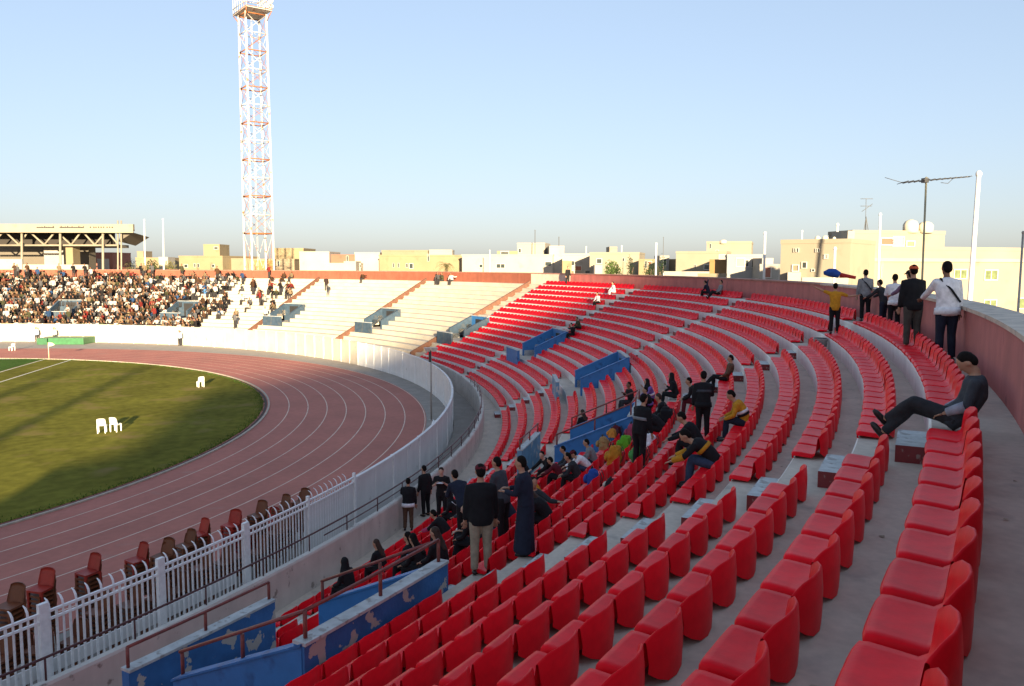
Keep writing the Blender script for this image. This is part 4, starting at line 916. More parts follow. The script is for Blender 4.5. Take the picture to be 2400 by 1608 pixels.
def person(label, loc, face, H, pose, top, bottom, skin=SK1, hair=HB, extras=(), sleeve=1., shoes=SHO, fat=1., group=None, hairstyle='short', robe=None):
    s = H/1.75; J = skeleton(pose)
    b = MB(); torso(b, J, -.004, fat=fat)
    for i in (0, 1):
        arm(b, J, i, 0); leg(b, J, i, 0)
        wr = J['wr%d' % i]; d = (wr-J['el%d' % i]).normalized(); b.tube([wr-d*.02, wr+d*.04, wr+d*.095], [.026, (.040, .02), (.036, .014)], 8)
        an = J['an%d' % i]; sh_ = (an-J['kn%d' % i]).normalized(); fw = Vector((0, 1, 0)) if abs(sh_.z) > .75 else (Vector((0, 1, 0))-sh_*sh_.y+Vector((0, 0, .3))).normalized()
        b.tube([an, an+sh_*.04+fw*.03, an+sh_*.05+fw*.14], [.036, .038, .026], 8)
    rot, hc = head(b, J)
    o = b.build('person', skin, None, loc, rad(face-90)); o.scale = (s, s, s); tag(o, label, 'person', group); rem(o, .017, 3)
    fb = MB(); hands(fb, J); FINGERS.append((o, fb))
    def child(nm, mb, m, vox=.024, it=4):
        c = mb.build(nm, m, o)
        if vox: rem(c, vox, it)
        return c
    b = MB(); torso(b, J, .018, fat=fat, drop=.12 if robe is None else .05)
    for i in (0, 1): arm(b, J, i, .016, f1=sleeve)
    child('top', b, top)
    if robe is None:
        b = MB(); sp = J['spine']; b.tube([sp[0]-(sp[1]-sp[0]).normalized()*.11, sp[0], sp[0].lerp(sp[1], .45)], [(.14*fat, .11), (.172*fat+.008, .13*fat), (.158*fat, .115*fat)], 10, ref=(1, 0, 0))
        for i in (0, 1): leg(b, J, i, .018)
        child('trousers', b, bottom)
    else:
        b = MB(); sp = J['spine']
        if pose.get('sit'):
            km = (J['kn0']+J['kn1'])/2; am = (J['an0']+J['an1'])/2; b.tube([sp[1], sp[0], sp[0].lerp(km, .5), km, km.lerp(am, .5), am], [(.16, .12), (.20, .15), (.20, .12), (.19, .11), (.18, .12), (.19, .14)], 12, ref=(1, 0, 0))
        else: b.tube([sp[2], sp[1], sp[0], sp[0]+Vector((0, .02, -.45)), Vector((0, .03, .06))], [(.18, .13), (.17, .125), (.19, .15), (.21, .17), (.25, .20)], 12, ref=(1, 0, 0))
        child('robe', b, robe, .03)
    for i in (0, 1):
        an = J['an%d' % i]; sh_ = (an-J['kn%d' % i]).normalized(); fw = Vector((0, 1, 0)) if abs(sh_.z) > .75 else (Vector((0, 1, 0))-sh_*sh_.y+Vector((0, 0, .3))).normalized()
        b = MB(); b.tube([an+sh_*.045-fw*.07, an+sh_*.04-fw*.03, an+sh_*.05+fw*.06, an+sh_*.06+fw*.15, an+sh_*.065+fw*.19], [.03, .046, .046, .04, .02], 8); child('shoe', b, shoes, .02, 3)
    # hair and headgear
    if hair is not None:
        b = MB(); b.ell(hc+rot @ Vector((0, -.022, .045)), (.086, .095, .098), 12, 9, 0, rot); b.ell(hc+rot @ Vector((0, -.05, .0)), (.08, .07, .085), 12, 8, 0, rot)
        if hairstyle == 'long': b.tube([hc+rot @ Vector((0, -.04, .05)), hc+rot @ Vector((0, -.085, -.08)), J['spine'][3]+Vector((0, -.12, -.02)), J['spine'][2]+Vector((0, -.15, .05))], [(.08, .06), (.095, .06), (.10, .05), (.06, .03)], 10, ref=(1, 0, 0))
        child('hair', b, hair, .02, 3)
    for ex in extras:
        k = ex[0]
        if k == 'cap':
            b = MB(); b.ell(hc+rot @ Vector((0, -.005, .062)), (.093, .11, .075), 12, 8, 0, rot); b.tube([hc+rot @ Vector((0, ex[2]*.06, .05)), hc+rot @ Vector((0, ex[2]*.15, .045)), hc+rot @ Vector((0, ex[2]*.19, .035))], [(.075, .012), (.07, .01), (.04, .008)], 10, ref=tuple(rot @ Vector((1, 0, 0)))); child('cap', b, ex[1], .016, 2)
        elif k == 'scarf':
            b = MB(); b.ell(hc+rot @ Vector((0, -.025, .02)), (.10, .105, .13), 12, 9, 0, rot); b.tube([hc+rot @ Vector((0, -.03, -.04)), J['neck']+Vector((0, -.01, -.02)), J['spine'][3]+Vector((0, 0, -.06))], [(.10, .10), (.12, .11), (.21, .15)], 12, ref=(1, 0, 0)); child('headscarf', b, ex[1], .022, 4)
        elif k == 'stripe':   # band round the torso
            b = MB(); sp = J['spine']; f = ex[2]; c0 = sp[1].lerp(sp[2], f); d = (sp[2]-sp[1]).normalized(); b.tube([c0-d*.035, c0+d*.035], [(.205, .152)]*2, 14, ref=(1, 0, 0)); child('stripe', b, ex[1], None)
        elif k == 'belt':
            b = MB(); sp = J['spine']; c0 = sp[0]-(sp[1]-sp[0])*ex[2]; d = (sp[1]-sp[0]).normalized(); b.tube([c0-d*.06, c0+d*.06], [(.205*fat, .155*fat), (.195*fat, .15*fat)], 14, ref=(1, 0, 0)); child('shirt_hem', b, ex[1], None)
        elif k == 'paper':
            b = MB(); w0 = J['wr1'].lerp(J['wr0'], .5)+Vector((0, .06, .03)); b.box(w0, (.22, .16, .012)); child('paper', b, WH, None)
        elif k == 'strap':
            b = MB(); sp = J['spine']; b.tube([J['sh0']+Vector((.04, -.05, .07)), sp[2]+Vector((0, -.17, 0)), sp[1]+Vector((.16, -.13, -.04))], [(.022, .006)]*3, 6, ref=(1, 0, 0)); child('strap', b, ex[1], None)
        elif k == 'sleeves':
            for i in (0, 1): 
                b = MB(); sh, el, wr = J['sh%d' % i], J['el%d' % i], J['wr%d' % i]; b.tube([el.lerp(wr, .05), el.lerp(wr, .5), el.lerp(wr, .95)], [.066, .06, .05], 8)
                child('sleeve', b, ex[1], None)
    return o
def cam_dir(p): return math.degrees(math.atan2(p[1]-CAM[1], p[0]-CAM[0]))
def stand_at(x, y, ytop=None, dR=0.):
    k, R, a = stand_px(x, y); p = P(R+dR, a, TK(k)); H = 1.74
    if ytop is not None:
        d = ray(x, ytop); t = math.hypot(p.x-CAM[0], p.y-CAM[1])/math.hypot(d[0], d[1]); H = float(CAM[2]+t*d[2]-p.z)
    return p, H, a
def seat_at(k, a): return P(RK(k)+.24, a, TK(k)+.075), a+180
def sit(label, k, a, pose, top, bottom, turn=0., H=1.68, **kw):
    p, f = seat_at(k, a); pose = dict(pose); pose['sit'] = True; return person(label, p, f+turn, H, pose, top, bottom, **kw)
def stand(label, x, y, ytop, rel, pose, top, bottom, H=None, **kw):
    p, h, a = stand_at(x, y, ytop); return person(label, p, cam_dir(p)+rel, H or min(max(h, 1.3), 1.95), pose, top, bottom, **kw)
# -- group round the near stairwell
stand('man in black jacket, khaki trousers and maroon cap standing with his back turned', 1128, 1345, 1093, 8, dict(arms=('down', 'down'), lean=2), K_, KH, hair=HB, extras=(('cap', MR, 1),), fat=1.15)
stand('man in a long dark coat standing beside the khaki trousered man', 1232, 1300, 1072, 75, dict(arms=('front', 'front'), lean=3, head=4), NV, NV, robe=NV, fat=1.1)
p3, h3, a3 = stand_at(1066, 1215)
person('man in black T-shirt standing facing the seats with papers in hand', P(59.6, -116.6, TK(16)), cam_dir(P(59.6, -116.6))+170, 1.74, dict(arms=('chest', 'chest'), head=18), K_, K_, sleeve=.5, extras=(('paper',),), skin=SK3, hair=HBR)
person('man in black top over a white shirt hem leaning at the front rail', P(57.95, -115.5, TK(18)), cam_dir(P(57.95, -115.5))-5, 1.74, dict(arms=('wall', 'down'), lean=5), K_, BR, extras=(('belt', WH, .3),), fat=1.1)
person('slim man all in black standing by the front rail', P(57.95, -113.9, TK(18)), cam_dir(P(57.95, -113.9))+40, 1.78, dict(arms=('down', 'back')), K_, K_)
sit('girl with light brown scarf sitting in the front rows, back turned', 15, -121.9, dict(lean=14, arms=('lap', 'lap')), K_, K_, hair=HBR, hairstyle='long', extras=(('sleeves', GY),), H=1.6)
sit('woman in black with long dark hair and a pale blue scarf', 13, -123.2, dict(lean=10, arms=('lap', 'lap')), K_, K_, hair=HB, hairstyle='long', extras=(('stripe', LB, .9),), H=1.62)
sit('woman in black coat with long reddish brown hair, sitting', 11, -124.7, dict(lean=12, arms=('lap', 'lap')), K_, K_, hair=HBR, hairstyle='long', H=1.66, fat=1.1)
sit('blonde girl in a white top sitting turned sideways', 12, -122.0, dict(lean=14, arms=('up', 'lap'), head=10), WH, K_, turn=35, hair=HBL, hairstyle='long', skin=SK3, H=1.6)
sit('person in black with a white cord round the hood', 15, -117.7, dict(lean=16, hunch=14, arms=('lap', 'lap')), K_, K_, extras=(('scarf', K_), ('strap', WH)), H=1.66)
sit('hunched person in black with a bright pink sleeve', 14, -120.1, dict(lean=34, hunch=20, arms=('knees', 'knees')), K_, K_, extras=(('sleeves', PK),), H=1.6)
sit('person in dark slate jacket bending down beside the jacketed man', 13, -119.6, dict(lean=48, hunch=26, arms=('knees', 'knees')), SLK, K_, H=1.75, fat=1.1)
sit('figure in dark navy leaning over the row in front', 11, -121.7, dict(lean=30, hunch=20, arms=('front', 'front')), NV, NV, H=1.7)
sit('woman in a black robe sitting with head bowed beside the long dark coat', 9, -123.6, dict(lean=26, hunch=22, head=16, arms=('lap', 'lap')), K_, K_, robe=K_, turn=20, hair=HBR, hairstyle='long', H=1.66, fat=1.15)
sit('child in amber shirt with brown hair sitting bent over', 11, -120.0, dict(lean=28, hunch=18, arms=('lap', 'lap')), YL, JN, H=1.42, hair=HBR, turn=15)
sit('girl in black with a white hood edge behind the dark coat', 13, -116.0, dict(lean=20, arms=('lap', 'lap')), K_, K_, extras=(('scarf', WH),), H=1.5)
sit('boy in black shirt looking sideways in front of the stairwell', 12, -116.4, dict(lean=26, hunch=16, arms=('knees', 'knees'), hyaw=30), K_, K_, turn=45, H=1.6, skin=SK3)
sit('child in a white shirt and dark cap bending forward', 10, -118.5, dict(lean=38, hunch=24, arms=('knees', 'knees')), WH, JN, turn=20, H=1.45, extras=(('cap', MR, 1),))
sit('boy with black trousers beside the heap of bags', 10, -119.5, dict(lean=20, hunch=16, arms=('lap', 'lap')), K2, K_, turn=10, H=1.5)
sit('child in slate jacket at the top of the bag heap', 11, -117.0, dict(lean=28, hunch=16, arms=('lap', 'lap')), SLK, K_, turn=20, H=1.45)
sit('girl in black with a dark plait sitting next to the coat wearers', 12, -124.1, dict(lean=16, hunch=14, arms=('lap', 'lap'), hyaw=-20), K_, K_, hair=HB, hairstyle='long', H=1.62)
sit('person in black abaya with headscarf in the row below the jacketed man', 11, -123.4, dict(lean=14, arms=('lap', 'front')), K_, K_, robe=K_, extras=(('scarf', K_),), H=1.66)
sit('person in denim and black bent low behind the khaki trousers', 11, -122.4, dict(lean=38, hunch=22, arms=('knees', 'knees')), K_, JN, H=1.66)
sit('person in black turning round on the seat near the long coat', 10, -122.2, dict(lean=10, arms=('side', 'lap'), hyaw=60), K2, K_, turn=70, H=1.7)
stand('person in dark slate coat standing between the two tall men', 1180, 1268, 1090, 60, dict(arms=('front', 'lap'), lean=10), SLK, K_, H=1.7)
stand('stooping person in black behind the jacketed man', 1088, 1268, 1110, 30, dict(arms=('front', 'front'), lean=34, hunch=14), NV, K_, H=1.72, fat=1.1)
sit('girl in black headscarf sitting apart two rows up from the front', 15, -123.2, dict(lean=12, arms=('lap', 'lap')), K_, K_, extras=(('scarf', K_),), H=1.6)
sit('child in dark red jacket crouching near the white shirted child', 11, -118.2, dict(lean=30, hunch=20, arms=('knees', 'knees')), MR, K_, H=1.4)
sit('child in grey sweater beside the tan backpack', 10, -117.9, dict(lean=20, hunch=12, arms=('lap', 'lap')), GY, NV, H=1.45, turn=15)
# -- middle group above the second stairwell
stand('tall figure in black with a grey sweater tied on, standing over the bags', 1497, 1098, 925, -40, dict(arms=('front', 'down'), lean=8), K_, K_, extras=(('stripe', GY, .5),), hair=HB, fat=1.1)
sit('woman in black and violet leaning back in the row', 9, -110.4, dict(lean=18, arms=('face', 'lap')), PU, K_, H=1.7, extras=(('scarf', K_), ('stripe', WH, .3)), turn=25)
sit('man in black with white collar sitting with folded arms', 10, -109.0, dict(lean=6, arms=('chest', 'chest')), K_, K2, H=1.7, skin=SK2, turn=30)
sit('woman in black sitting behind the red stairwell rail', 12, -110.6, dict(lean=8, arms=('lap', 'lap')), K_, K_, H=1.62, hair=HBR, hairstyle='long', turn=-40)
stand('man in black with a grey shoulder panel standing with his back turned', 1646, 1030, 872, 5, dict(arms=('down', 'front'), lean=3), K_, K_, extras=(('stripe', SLK, .95), ('belt', K_, .1)), fat=1.1)
sit('person in black hunched over a glossy black bag', 8, -116.9, dict(lean=40, hunch=26, arms=('knees', 'knees')), K_, K_, H=1.75, fat=1.1)
sit('person in black sitting below the reclining pair', 7, -114.8, dict(lean=20, hunch=14, arms=('lap', 'lap')), K_, MR, H=1.66)
sit('person in pinkish patterned top lying back across the seats', 6, -112.6, dict(lean=-28, hunch=20, head=14, arms=('lap', 'side'), legs=('fwd', 'sitw')), BR, K_, H=1.66)
sit('boy in amber jersey with dark and white chest bands', 5, -120.9, dict(lean=16, hunch=22, head=16, arms=('lap', 'lap')), YL, NV, H=1.58, extras=(('stripe', K_, .2), ('stripe', WH, .55)), turn=8)
sit('boy in black and amber jersey and jeans bent over his knees', 5, -124.2, dict(lean=34, hunch=30, head=16, arms=('knees', 'knees')), K_, JN, H=1.66, extras=(('stripe', YL, .95), ('sleeves', YL)), turn=5)
sit('person in black with a violet bag on the lap beside the standing figure', 9, -112.2, dict(lean=14, arms=('lap', 'lap')), K_, K_, extras=(('stripe', PU, .1),), H=1.66, turn=20)
sit('person in black coat sitting next to the hunched one', 8, -115.6, dict(lean=18, hunch=16, arms=('lap', 'lap')), K_, K2, H=1.7, hair=HBR)
sit('person in black jacket looking down behind the amber and black jersey', 6, -121.6, dict(lean=24, hunch=20, head=14, arms=('knees', 'knees')), K_, K_, H=1.66)
sit('woman in black scarf sitting close to the violet clad woman', 8, -111.6, dict(lean=10, arms=('chest', 'lap')), K_, K_, extras=(('scarf', K_),), H=1.66)
# -- top row
sit('man in dark suit reclining with crossed legs on the top row', 1, -126.9, dict(lean=-46, hunch=44, head=44, arms=('lap', 'lap'), legs=('cross', 'fwd')), SLK, K2, H=1.72, extras=(('sleeves', cloth('striped', (.30, .31, .36))),), fat=1.08)
k, R, a = stand_px(1960, 765)
person('boy in amber shirt standing on a seat with both arms flung out', P(RK(2)+.25, -112.6, TK(2)+.08), cam_dir(P(RK(2)+.25, -112.6))+8, 1.62, dict(arms=('upr', 'side')), YL, K_, sleeve=.5)
person('boy with a grey sweater over black standing by the maroon wall', P(RK(1)+.62, -111.4, TK(1)), cam_dir(P(RK(1)+.6, -111.4))+15, 1.72, dict(arms=('down', 'front')), GY, K_, extras=(('strap', K_),), skin=SK3)
person('small boy in dark clothes leaning on the maroon wall', P(RK(1)+.62, -113.6, TK(1)), cam_dir(P(RK(1)+.6, -113.6))+60, 1.45, dict(arms=('wall', 'wall'), lean=12), K2, NV)
person('boy in a white shirt with belt bag standing in the top row', P(RK(1)+.55, -115.2, TK(1)), cam_dir(P(RK(1)+.5, -115.2))+10, 1.62, dict(arms=('front', 'front'), lean=4), WH, K_, extras=(('belt', WH, .2),))
person('boy in a patterned violet shirt half hidden behind the black jacket', P(RK(1)+.72, -116.4, TK(1)), cam_dir(P(RK(1)+.6, -116.4))+40, 1.74, dict(arms=('wall', 'down'), lean=6), cloth('mauve', (.16, .10, .17)), K_, extras=(('cap', K_, 1),))
person('man in black jacket and grey trousers with a red cap', P(RK(1)+.30, -118.9, TK(1)+.0), cam_dir(P(RK(1)+.3, -118.9))+20, 1.86, dict(arms=('down', 'front'), lean=2), K_, cloth('greycord', (.06, .058, .05)), extras=(('cap', OG, -1),), fat=1.12)
person('man in a white jacket leaning on the coping of the wall', P(RK(1)+.62, -121.0, TK(1)), cam_dir(P(RK(1)+.6, -121.0))+25, 1.93, dict(arms=('wall', 'down'), lean=4), WH, NV, skin=SK2, extras=(('strap', K_), ('belt', WH, .2)), fat=1.1)
sit('person in black lying on the top row, feet up', 1, -93.6, dict(lean=-24, hunch=20, arms=('lap', 'lap'), legs=('fwd', 'cross')), GY, K_, H=1.7)
sit('person in dark clothes sitting beside the one lying on the top row', 1, -92.2, dict(lean=18, arms=('lap', 'up')), NV, K_, H=1.66, turn=-40)
sit('person in black standing bag at knees above the stairwell, green coat', 8, -84.6, dict(lean=16, arms=('lap', 'lap')), GN, K_, H=1.7)
sit('person in black leaning at the top end of the stairwell', 9, -85.4, dict(lean=8, arms=('front', 'side')), K_, K_, H=1.74, skin=SK3)
sit('person in black and white sitting in the upper sunlit red rows', 4, -80.9, dict(lean=10, arms=('lap', 'lap')), WH, K_, H=1.68, turn=20)
sit('person in white sitting alone near the top of the red rows', 2, -80.4, dict(lean=8, arms=('lap', 'lap')), WH, WH, H=1.66)
person('dark figure standing at the end of the maroon wall', P(72.4, -72.2, TK(1)), 200, 1.75, dict(), K_, K_)
# toy rocket-like inflatable held up by the boy in amber
rk = empty('inflatable_toy', (0, 0, 0), label='long blue and red inflatable held up by the boy in amber', cat='toy')
A0 = np.array(P(RK(2)+.25, -112.6, TK(2)+.08)); 
def toy_pt(x, y): d = ray(x, y); t = math.hypot(A0[0]-CAM[0], A0[1]-CAM[1])/math.hypot(d[0], d[1]); return Vector(CAM+d*t)
b = MB(); b.tube([toy_pt(1930, 640), toy_pt(1942, 639), toy_pt(1955, 640), toy_pt(1968, 645)], [.05, .13, .15, .10], 10); b.build('body', BL, rk)
b = MB(); b.tube([toy_pt(1968, 645), toy_pt(1985, 647), toy_pt(2006, 651)], [.09, .06, .05], 10); b.build('tail', RD, rk)
# -- bags heaped on the seats
def bag(label, k, a, z, r, m, m2=None, turn=0., kind='backpack'):
    q = P(RK(k)+.25, a, TK(k)+.08+z); root = empty(kind, q, rad(a-90)+turn, label, 'bag')
    rnd = random.Random(int(abs(a)*100)+k); b = MB()
    b.box((0, 0, r[2]*.8), (r[0]*1.6, r[1]*1.5, r[2]*1.6), rnd.uniform(-.3, .3), taper=rnd.uniform(.55, .85)); b.box((r[0]*.15, -r[1]*.1, r[2]*1.5), (r[0]*1.0, r[1]*1.0, r[2]*.7), rnd.uniform(-.4, .4), taper=.6)
    for i in range(5): b.ell((rnd.uniform(-.5, .5)*r[0], rnd.uniform(-.5, .5)*r[1], r[2]*rnd.uniform(.4, 1.4)), (r[0]*.5, r[1]*.5, r[2]*.45), 8, 6)
    o = b.build('body', m, root); rem(o, .022, 5)
    b = MB(); b.ell((0, -r[1]*.85, r[2]*.7), (r[0]*.62, r[1]*.35, r[2]*.5), 12, 8); o = b.build('pocket', m2 or m, root); rem(o, .02, 3)
    b = MB(); b.tube([(-.05, -r[1]*.2, r[2]*1.8), (-.03, -r[1]*.2, r[2]*2.05), (.05, -r[1]*.2, r[2]*2.05), (.07, -r[1]*.2, r[2]*1.8)], [.014]*4, 6); b.build('handle', m_wood, root)
    for s in (-1, 1): b = MB(); b.tube([(s*.08, r[1]*.8, r[2]*1.7), (s*.1, r[1]*1.08, r[2]*1.0), (s*.1, r[1]*.8, r[2]*.2)], [(.022, .008)]*3, 6); b.build('strap', m_wood, root)
    return root
AMB = cloth('amber_bag', (.46, .20, .02)); TAN = cloth('tan_bag', (.33, .20, .08)); LIME = cloth('lime', (.10, .34, .02)); LIME2 = cloth('leafgreen', (.06, .25, .06)); PNK = cloth('rose', (.30, .05, .10))
bag('large amber backpack in the middle of the bag heap', 9, -119.2, .04, (.30, .22, .26), AMB)
bag('tan backpack resting above the amber one', 10, -116.9, .2, (.26, .2, .2), TAN)
bag('small orange bag on top of the heap', 10, -115.6, .25, (.2, .16, .15), cloth('orange_bag', (.5, .22, .04)))
bag('lime green plastic bag lying on the heap', 9, -118.0, .10, (.24, .2, .22), LIME, kind='carrier_bag')
bag('pale leaf green carrier bag below the lime one', 8, -120.1, .0, (.26, .22, .22), LIME2, kind='carrier_bag')
bag('rose pink backpack leaning beside the green bags', 9, -117.0, .16, (.22, .2, .24), PNK)
bag('white and black sports bag at the end of the heap', 8, -118.9, .0, (.26, .2, .22), WH, K_, kind='sports_bag')
bag('royal blue bag slumped on the row below the amber backpack', 9, -121.0, .0, (.26, .2, .22), BL)
bag('dark grey backpack at the top of the heap', 9, -115.4, .14, (.26, .2, .24), SLK)
bag('maroon backpack wedged behind the orange bag', 10, -114.9, .1, (.2, .18, .2), MR)
bag('black bag with a cream flap lying in the next row', 8, -122.3, .0, (.24, .16, .12), K_, cloth('cream_flap', (.5, .45, .36)), kind='sports_bag')
bag('glossy black holdall beside the hunched person', 8, -116.1, .0, (.34, .24, .3), K_, kind='holdall')
bag('dark red seat cushion bag near the front stairwell', 13, -119.2, .0, (.22, .2, .14), RD, kind='cushion_bag')
# grey bin below the boy in amber
bn = empty('litter_bin', P(RK(2)-.25, -113.2, TK(3)), label='grey bucket standing in the gangway below the top row', cat='bucket')
b = MB(); b.tube([(0, 0, 0), (0, 0, .36), (0, 0, .4)], [.17, .22, .235], 14); b.build('body', mat('bucket_grey', (.3, .3, .29), .5), bn)
b = MB(); b.tube([(0, 0, .401), (0, 0, .41)], [.2, .2], 14); b.build('contents', m_dark, bn)
# bottles and litter
m_bot = mat('bottle_plastic', (.7, .72, .74), .2, .1, 5.)
def bottle(label, q):
    e = empty('bottle', q, label=label, cat='bottle'); b = MB(); b.tube([(0, 0, 0), (0, 0, .14), (0, 0, .18), (0, 0, .2)], [.035, .035, .015, .014], 8); b.build('body', m_bot, e); b = MB(); b.tube([(0, 0, .2), (0, 0, .225)], [.016, .016], 8); b.build('lid', BL, e)
bottle('clear bottle standing between the feet of the boy in amber', P(RK(2)-.1, -112.4, TK(3)))
bottle('white bottle on the coping of the maroon wall', P(WALL_R+.1, -84.6, WALL_Z+.06))
rnd = random.Random(5); b = MB()
for i in range(420):
    k = rnd.randint(1, 17); a = rnd.uniform(-134, -90); q = P(RK(k)+rnd.uniform(.55, .8), a, TK(k)+.004); s_ = rnd.uniform(.012, .045); t = rnd.uniform(0, 6.28)
    b.add([q+Vector((math.cos(t+j*1.57)*s_*rnd.uniform(.5, 1), math.sin(t+j*1.57)*s_*rnd.uniform(.5, 1), rnd.uniform(0, .012))) for j in range(4)], [(0, 1, 2, 3)])
tag(b.build('litter', [mat('litter_scraps', (.35, .30, .22), .9, .4, 9.)]), 'scattered scraps of paper and seed husks on the concrete steps', 'litter', kind='stuff')
# ================================================================== CROWD ON THE WHITE TERRACE
def crowd_mesh(nm, pose, mats, hairstyle=0):
    J = skeleton(pose); b = MB(); torso(b, J, .03, n=7, mi=0)
    for i in (0, 1):
        arm(b, J, i, .022, n=5, mi=0); leg(b, J, i, .022, n=5, mi=1)
        an = J['an%d' % i]; b.tube([an, an+Vector((0, .16, -.05))], [.05, .04], 5, 1)
    rot, hc = head(b, J, 7, 5, mi=2); b.ell(hc+rot @ Vector((0, -.03, .04)), (.09, .095, .10), 7, 5, 3 if hairstyle == 0 else 0, rot)
    return meshof(b, nm, mats)
CTOP = mat('crowd_top', (.5, .5, .5), .9, .15, 8., objcol=True, spec=.15); CTR = cloth('crowd_dark', (.03, .028, .03)); CSK = SK2; CHR = HB
vp = [dict(sit=True, lean=l, hunch=h, arms=ar_, head=hd_, hyaw=hy) for l, h, ar_, hd_, hy in ((6, 8, ('lap', 'lap'), 0, 0), (18, 14, ('knees', 'knees'), 6, 10), (10, 10, ('lap', 'face'), 0, -20), (26, 18, ('knees', 'knees'), 10, 0), (4, 6, ('chest', 'lap'), -4, 25), (12, 10, ('side', 'lap'), 0, 35))]
CM = [crowd_mesh('spectator', p_, [CTOP, CTR, CSK, CHR], 1 if i == 4 else 0) for i, p_ in enumerate(vp)]
CS = crowd_mesh('spectator_standing', dict(arms=('down', 'front')), [CTOP, CTR, CSK, CHR])
PAL = [('white', (.34, .33, .31), 24), ('black', (.010, .009, .010), 34), ('brown', (.05, .026, .014), 18), ('grey', (.07, .07, .075), 10), ('red', (.11, .014, .012), 5), ('sand', (.15, .11, .065), 12), ('blue', (.02, .05, .12), 2), ('olive', (.04, .04, .02), 7)]
PW = [p_ for p_ in PAL for _ in range(p_[2])]
rnd = random.Random(11); cand = []
def px_of(q):
    v = np.array(q)-CAM; z = v @ FW; return 1200+FPX*(v @ RT)/z, 804-FPX*(v @ UP)/z
for k in range(1, 18):
    for a in np.arange(-60, 14, .48):
        R = RK(k)+.22; aa = a+rnd.uniform(-.12, .12)
        q = P(R, aa, TK(k)+.01) if aa < 0 else Vector((SX+R, SY+aa*1.15, TK(k)+.01)); x, y = px_of(q)
        if x < -25 or x > 1110: continue
        if any(abs(aa-v) < VW+.25 for v in VOM) and 10 <= k <= 13: continue
        dens = .80 if x < 330 else (.68 if x < 470 else (.30 if x < 560 else (.22 if x < 690 and k < 11 else .0)))
        if x > 470 and k > 12: dens *= .25
        if x < 100 and k > 13: dens *= .8
        if x > 690: dens = .07 if k == 1 else (.004 if x < 800 else 0)
        if any(abs(aa-(v+1.9)) < .35 for v in VOM): dens *= .35
        if rnd.random() < dens: cand.append((k, aa, q, x))
rnd.shuffle(cand); cand.sort(key=lambda c: -c[0]*.0+np.linalg.norm(np.array(c[2])-CAM))
stuff = []
def crowd_face(aa): return (aa+180 if aa < 0 else 180)
for i, (k, aa, q, x) in enumerate(cand):
    nm_, col, _ = rnd.choice(PW); st_ = rnd.random() < (.06 if k > 1 else .3); me = CS if st_ else rnd.choice(CM); f = crowd_face(aa)+rnd.gauss(0, 14)
    if i < 300:
        o = inst('spectator', me, None, q, rad(f-90)); sc_ = rnd.uniform(1.0, 1.16); o.scale = (sc_,)*3; c_ = rnd.uniform(.75, 1.25); o.color = (*[min(1, v*c_) for v in col], 1)
        tag(o, ('spectator in %s standing up among the crowd on the white terrace' if st_ else 'spectator in %s sitting among the crowd on the white terrace') % nm_, 'person', 'spectators on the white terrace')
    else: stuff.append((me, Matrix.Translation(q) @ Matrix.Rotation(rad(f-90), 4, 'Z') @ Matrix.Scale(rnd.uniform(1.0, 1.16), 4), nm_))
if stuff:
    names = [p_[0] for p_ in PAL]; cm = [cloth('crowd_'+p_[0], p_[1]) for p_ in PAL]; ml = []
    allm = [CTR, CSK, CHR]+cm
    V = []; Fc = []; mi = []; o = 0
    for me, Mx, nm_ in stuff:
        v = np.empty(len(me.vertices)*3); me.vertices.foreach_get('co', v); v = v.reshape(-1, 3); Mn = np.array(Mx); V.append(v @ Mn[:3, :3].T+Mn[:3, 3])
        for p_ in me.polygons: Fc.append(tuple(i_+o for i_ in p_.vertices)); mi.append({0: 3+names.index(nm_), 1: 0, 2: 1, 3: 2}[p_.material_index])
        o += len(v)
    me = bpy.data.meshes.new('crowd'); me.from_pydata(np.concatenate(V).tolist(), [], Fc); me.polygons.foreach_set('material_index', mi); me.polygons.foreach_set('use_smooth', [True]*len(Fc)); me.update()
    for m in allm: me.materials.append(m)
    ob = bpy.data.objects.new('crowd', me); COL.objects.link(ob); tag(ob, 'dense distant crowd packing the rest of the white terrace', 'crowd', kind='stuff')
print('crowd', len(cand), 'seats', len(spots))
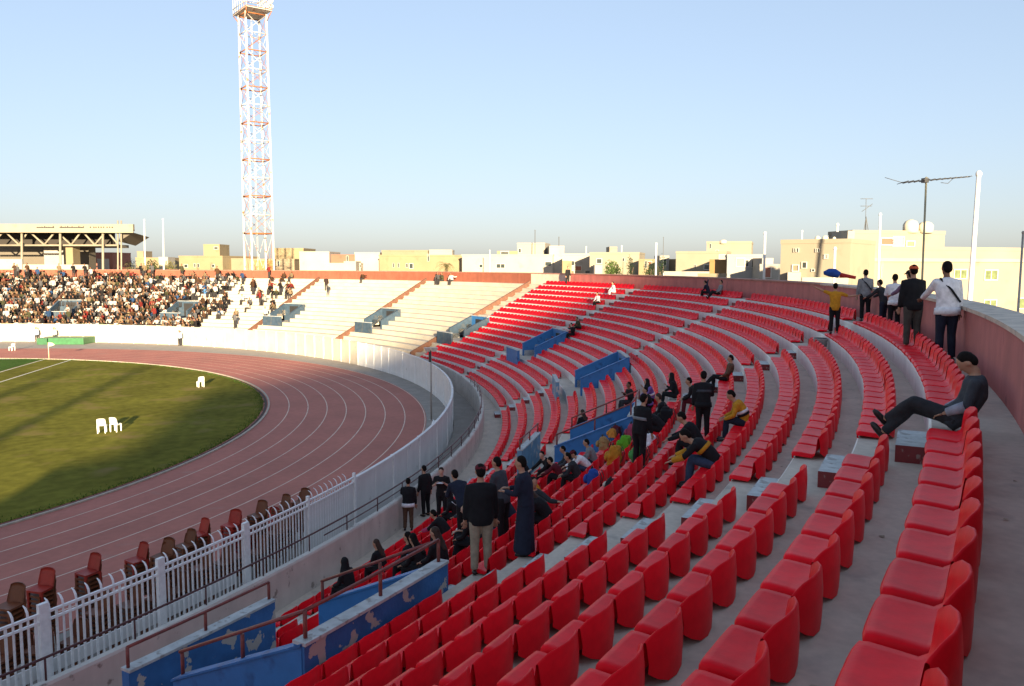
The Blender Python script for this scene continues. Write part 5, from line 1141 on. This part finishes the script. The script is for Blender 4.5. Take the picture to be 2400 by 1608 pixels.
def spec_at(label, x, y, dep, H, col, face=180., me=CS, z=None):
    q = at_depth(x, y, dep); o = inst('spectator', me, None, (q[0], q[1], q[2] if z is None else z), rad(face-90)); o.scale = (H/1.75,)*3; o.color = (*col, 1); tag(o, label, 'person')
k_, R_, a_ = stand_px(481, 703)
for lab, x, y, col, ff in (('man in a blue shirt standing at the edge of the crowd', 481, 703, (.05, .16, .36), 20), ('person in white standing near a stairwell beyond the crowd', 622, 752, (.5, .5, .48), 150), ('person in black standing alone on the white steps', 522, 740, (.012, .012, .012), 150), ('person in black standing on the red gangway stripe', 765, 682, (.03, .02, .02), 150), ('person in white robe standing near the second stairwell', 505, 698, (.5, .48, .44), 150)):
    k_, R_, a_ = stand_px(x, y); q = P(R_, a_, TK(k_)); o = inst('spectator', CS, None, q, rad(a_+180-90+ff*.3)); o.scale = (.98,)*3; o.color = (*col, 1); tag(o, lab, 'person')
for lab, x, col in (('steward in white and blue standing at the far fence beside the green mat', 86, (.35, .42, .55)), ('steward in pale blue standing at the far fence below the crowd', 421, (.30, .38, .48)), ('man in white standing against the far fence', 128, (.5, .48, .42))):
    d = ray(x, 790); R_ = 55.3; 
    for t in np.arange(60, 160, .05):
        q = CAM+d*t
        if pol(q)[0] > R_ if q[1] < SY else q[0]-SX > R_: break
    o = inst('spectator', CS, None, (q[0], q[1], 0), rad(180-90)); o.scale = (1.02,)*3; o.color = (*col, 1); tag(o, lab, 'person')
# ================================================================== bake the remeshed figures
dg = bpy.context.evaluated_depsgraph_get()
for o in REM:
    me = bpy.data.meshes.new_from_object(o.evaluated_get(dg)); m_ = o.data.materials[0]
    o.modifiers.clear(); o.data = me
    if not me.materials: me.materials.append(m_)
    me.polygons.foreach_set('use_smooth', [True]*len(me.polygons))
for o, fb in FINGERS:   # fingers rooted in the palms, part of the same body mesh
    bm = bmesh.new(); bm.from_mesh(o.data); vs = [bm.verts.new(v) for v in fb.v]
    for f in fb.f:
        try: ff = bm.faces.new([vs[i] for i in f]); ff.smooth = True
        except ValueError: pass
    bm.to_mesh(o.data); bm.free()
